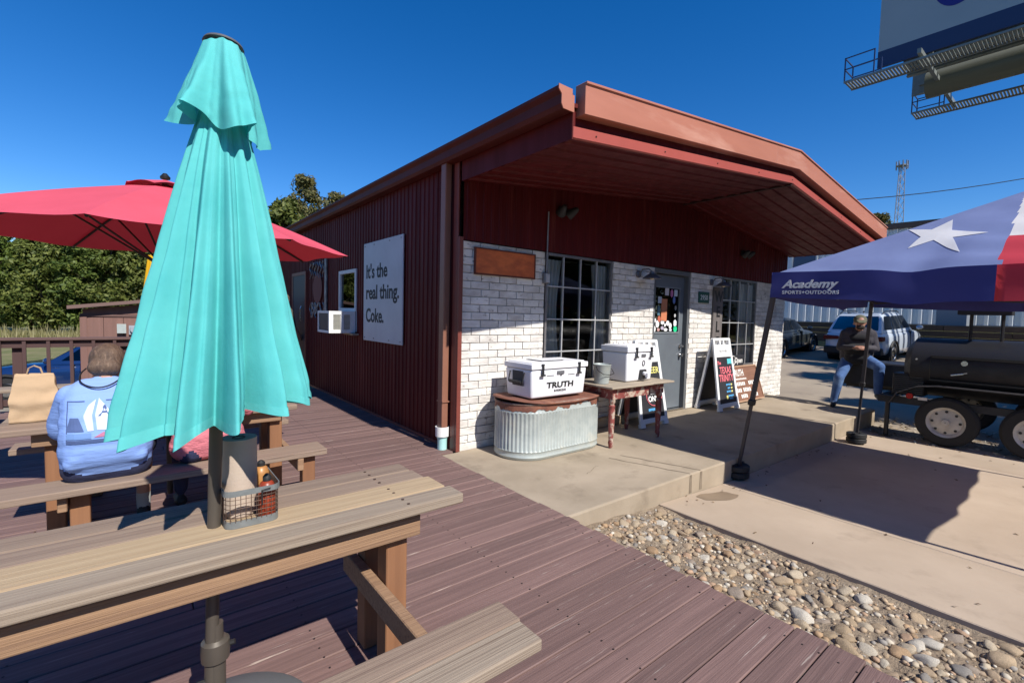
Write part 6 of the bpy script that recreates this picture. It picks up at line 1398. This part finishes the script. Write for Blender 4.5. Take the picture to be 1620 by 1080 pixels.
def trunk_mesh(seed, h, r):
    rs = random.Random(seed); mb = MB(); p = [(rs.uniform(-.06, .06)*k, rs.uniform(-.06, .06)*k, h*k/6) for k in range(7)]; mb.tube(p, [r*(1-.13*k) for k in range(7)], 8)
    for k in range(9):
        t = rs.uniform(.25, .9); a = rs.uniform(0, 6.28); q = Vector(p[int(t*6)]); L_ = h*.3*(1.1-t); mb.tube([q, q + Vector((math.cos(a)*L_*.5, math.sin(a)*L_*.5, L_*.35)), q + Vector((math.cos(a)*L_, math.sin(a)*L_, L_*.8))], [r*.4*(1.1-t), r*.25*(1.1-t), .012], 5)
    me = bpy.data.meshes.new('trunk'); me.from_pydata(mb.v, [], mb.f); me.materials.append(M_bark); return me
CR = [crown_mesh(1, 9, 2.6, 120, 75, L1, .45), crown_mesh(2, 9, 2.9, 130, 75, L2, .35), crown_mesh(3, 9, 2.3, 110, 75, L1, .6), crown_mesh(4, 9, 2.6, 190, 46, L3, .4, .12, .2)]
TRK = [trunk_mesh(k, 8.4, .16) for k in range(4)]
def tree(x, y, k, s, lab, zsc=1.0, z=None, grp='trees at the edge of the wood'):
    z = gz(x, y) - .05 if z is None else z
    t = thing('tree', lab, 'tree', (x, y, z), grp); rz_ = random.uniform(0, 6.28)
    for nm, me in (('trunk', TRK[k]), ('crown', CR[k])):
        o = bpy.data.objects.new(nm, me); link(o, t, (x, y, z)); o.scale = (s, s, s*zsc); o.rotation_euler = (0, 0, rz_)
random.seed(17)
wl = 'dense green tree in the wood edge beyond the railing and shed'
for i in range(17):
    t_ = i/16; bx_, by_ = -19 + 22*t_, 50.5 - 11*t_; n_ = random.uniform(-1.2, 1.2)
    tree(bx_ + n_*.5, by_ + n_, random.choice((0, 1, 1, 2)), random.uniform(.85, 1.02), wl)
    tree(bx_ + 2.4 + n_*.6, by_ + 4.2 + n_, random.choice((0, 1, 2)), random.uniform(1.02, 1.2), wl, grp='trees at the edge of the wood')
bl = ['olive leafy tree showing above the building eave, next to the teal umbrella', 'tall sparse tree showing highest above the building eave', 'low olive tree showing above the eave nearest the gutter corner']
tree(6.0, 33.5, 1, 1.12, bl[0], 1.0, grp=None); tree(7.7, 34.5, 3, 1.2, bl[1], 1.13, grp=None); tree(10.2, 35.0, 3, 1.15, bl[2], 1.08, grp=None)
tree(8.9, 37.5, 1, 1.12, 'broad green tree behind the tall sparse tree above the eave', 1.0, grp=None); tree(4.2, 36.5, 0, 1.1, 'dark tree behind the building, mostly hidden by the red umbrella', grp=None)
tree(53.3, 9.7, 3, 1.25, 'single treetop poking above the porch roof edge by the tower', 1.0, 0.6, None)
tree(8.35, -9.6, 1, .8, 'narrow leafy tree outside the right edge beside the smoker', grp=None)
for i in range(15): tree(-34 + 5.4*i + random.uniform(-1.5, 1.5), -30 - random.uniform(0, 5), random.choice((0, 1, 2)), random.uniform(1.1, 1.5), 'unseen tree added behind the camera to cut sky light, reflected in the window glass', z=-.8, grp='added trees behind the camera')  # tree row added out of view to lower sky fill; windows reflect it
tree(9.6, -9.4, 1, .95, 'leafy tree outside the right edge shading the smoker', grp=None); tree(12.6, -8.2, 3, 1.0, 'loose olive tree outside the right edge shading the lot', grp=None); tree(15.2, -7.0, 3, 1.0, 'second loose olive tree outside the right edge, nearer the wall', grp=None)
# tall grass and shrubs along the wood edge
mb = MB(); rs = random.Random(31)
for k in range(9000):
    t_ = rs.random(); x = -22 + 26*t_ + rs.uniform(-2, 2); y = 50 - 11.5*t_ - rs.uniform(1.5, 5.5); z = gz(x, y); hh = rs.uniform(.15, .7)*(1 if rs.random() < .8 else 1.6); a = rs.uniform(0, 6.28); w_ = rs.uniform(.02, .06)
    lx, ly = rs.gauss(0, .12), rs.gauss(0, .12); mb.add([(x - w_*math.cos(a), y - w_*math.sin(a), z), (x + w_*math.cos(a), y + w_*math.sin(a), z), (x + lx, y + ly, z + hh)], [(0, 1, 2)])
o = mk('tall_grass', mb, leafmat('grass_blade', (.16, .15, .05), (.36, .32, .17), .3), kind='stuff', fix=False); tag(o, 'pale dry grass along the foot of the wood', 'grass')
# leaves blown against the step
mb = MB()
for k in range(90):
    x = rs.uniform(1.1, 6.2); y = -1.82 - abs(rs.gauss(0, .12)); 
    if k > 55: x = rs.uniform(1.0, 6.2); y = rs.uniform(-5, -1.9)
    z = pz(x, y) + .004; s = rs.uniform(.008, .022); a = rs.uniform(0, 6.28); dx, dy = math.cos(a)*s, math.sin(a)*s
    mb.add([(x-dx, y-dy, z), (x+dy*.5, y-dx*.5, z+rs.uniform(0, .012)), (x+dx, y+dy, z+rs.uniform(0, .01)), (x-dy*.5, y+dx*.5, z+.001)], [(0, 1, 2, 3)])
o = mk('dead_leaves', mb, palette('leaf_litter', [(.14, .085, .045), (.2, .13, .06), (.08, .05, .03)], island=True, bump=0), kind='stuff', fix=False); tag(o, 'small dead leaves scattered along the concrete step', 'leaves')
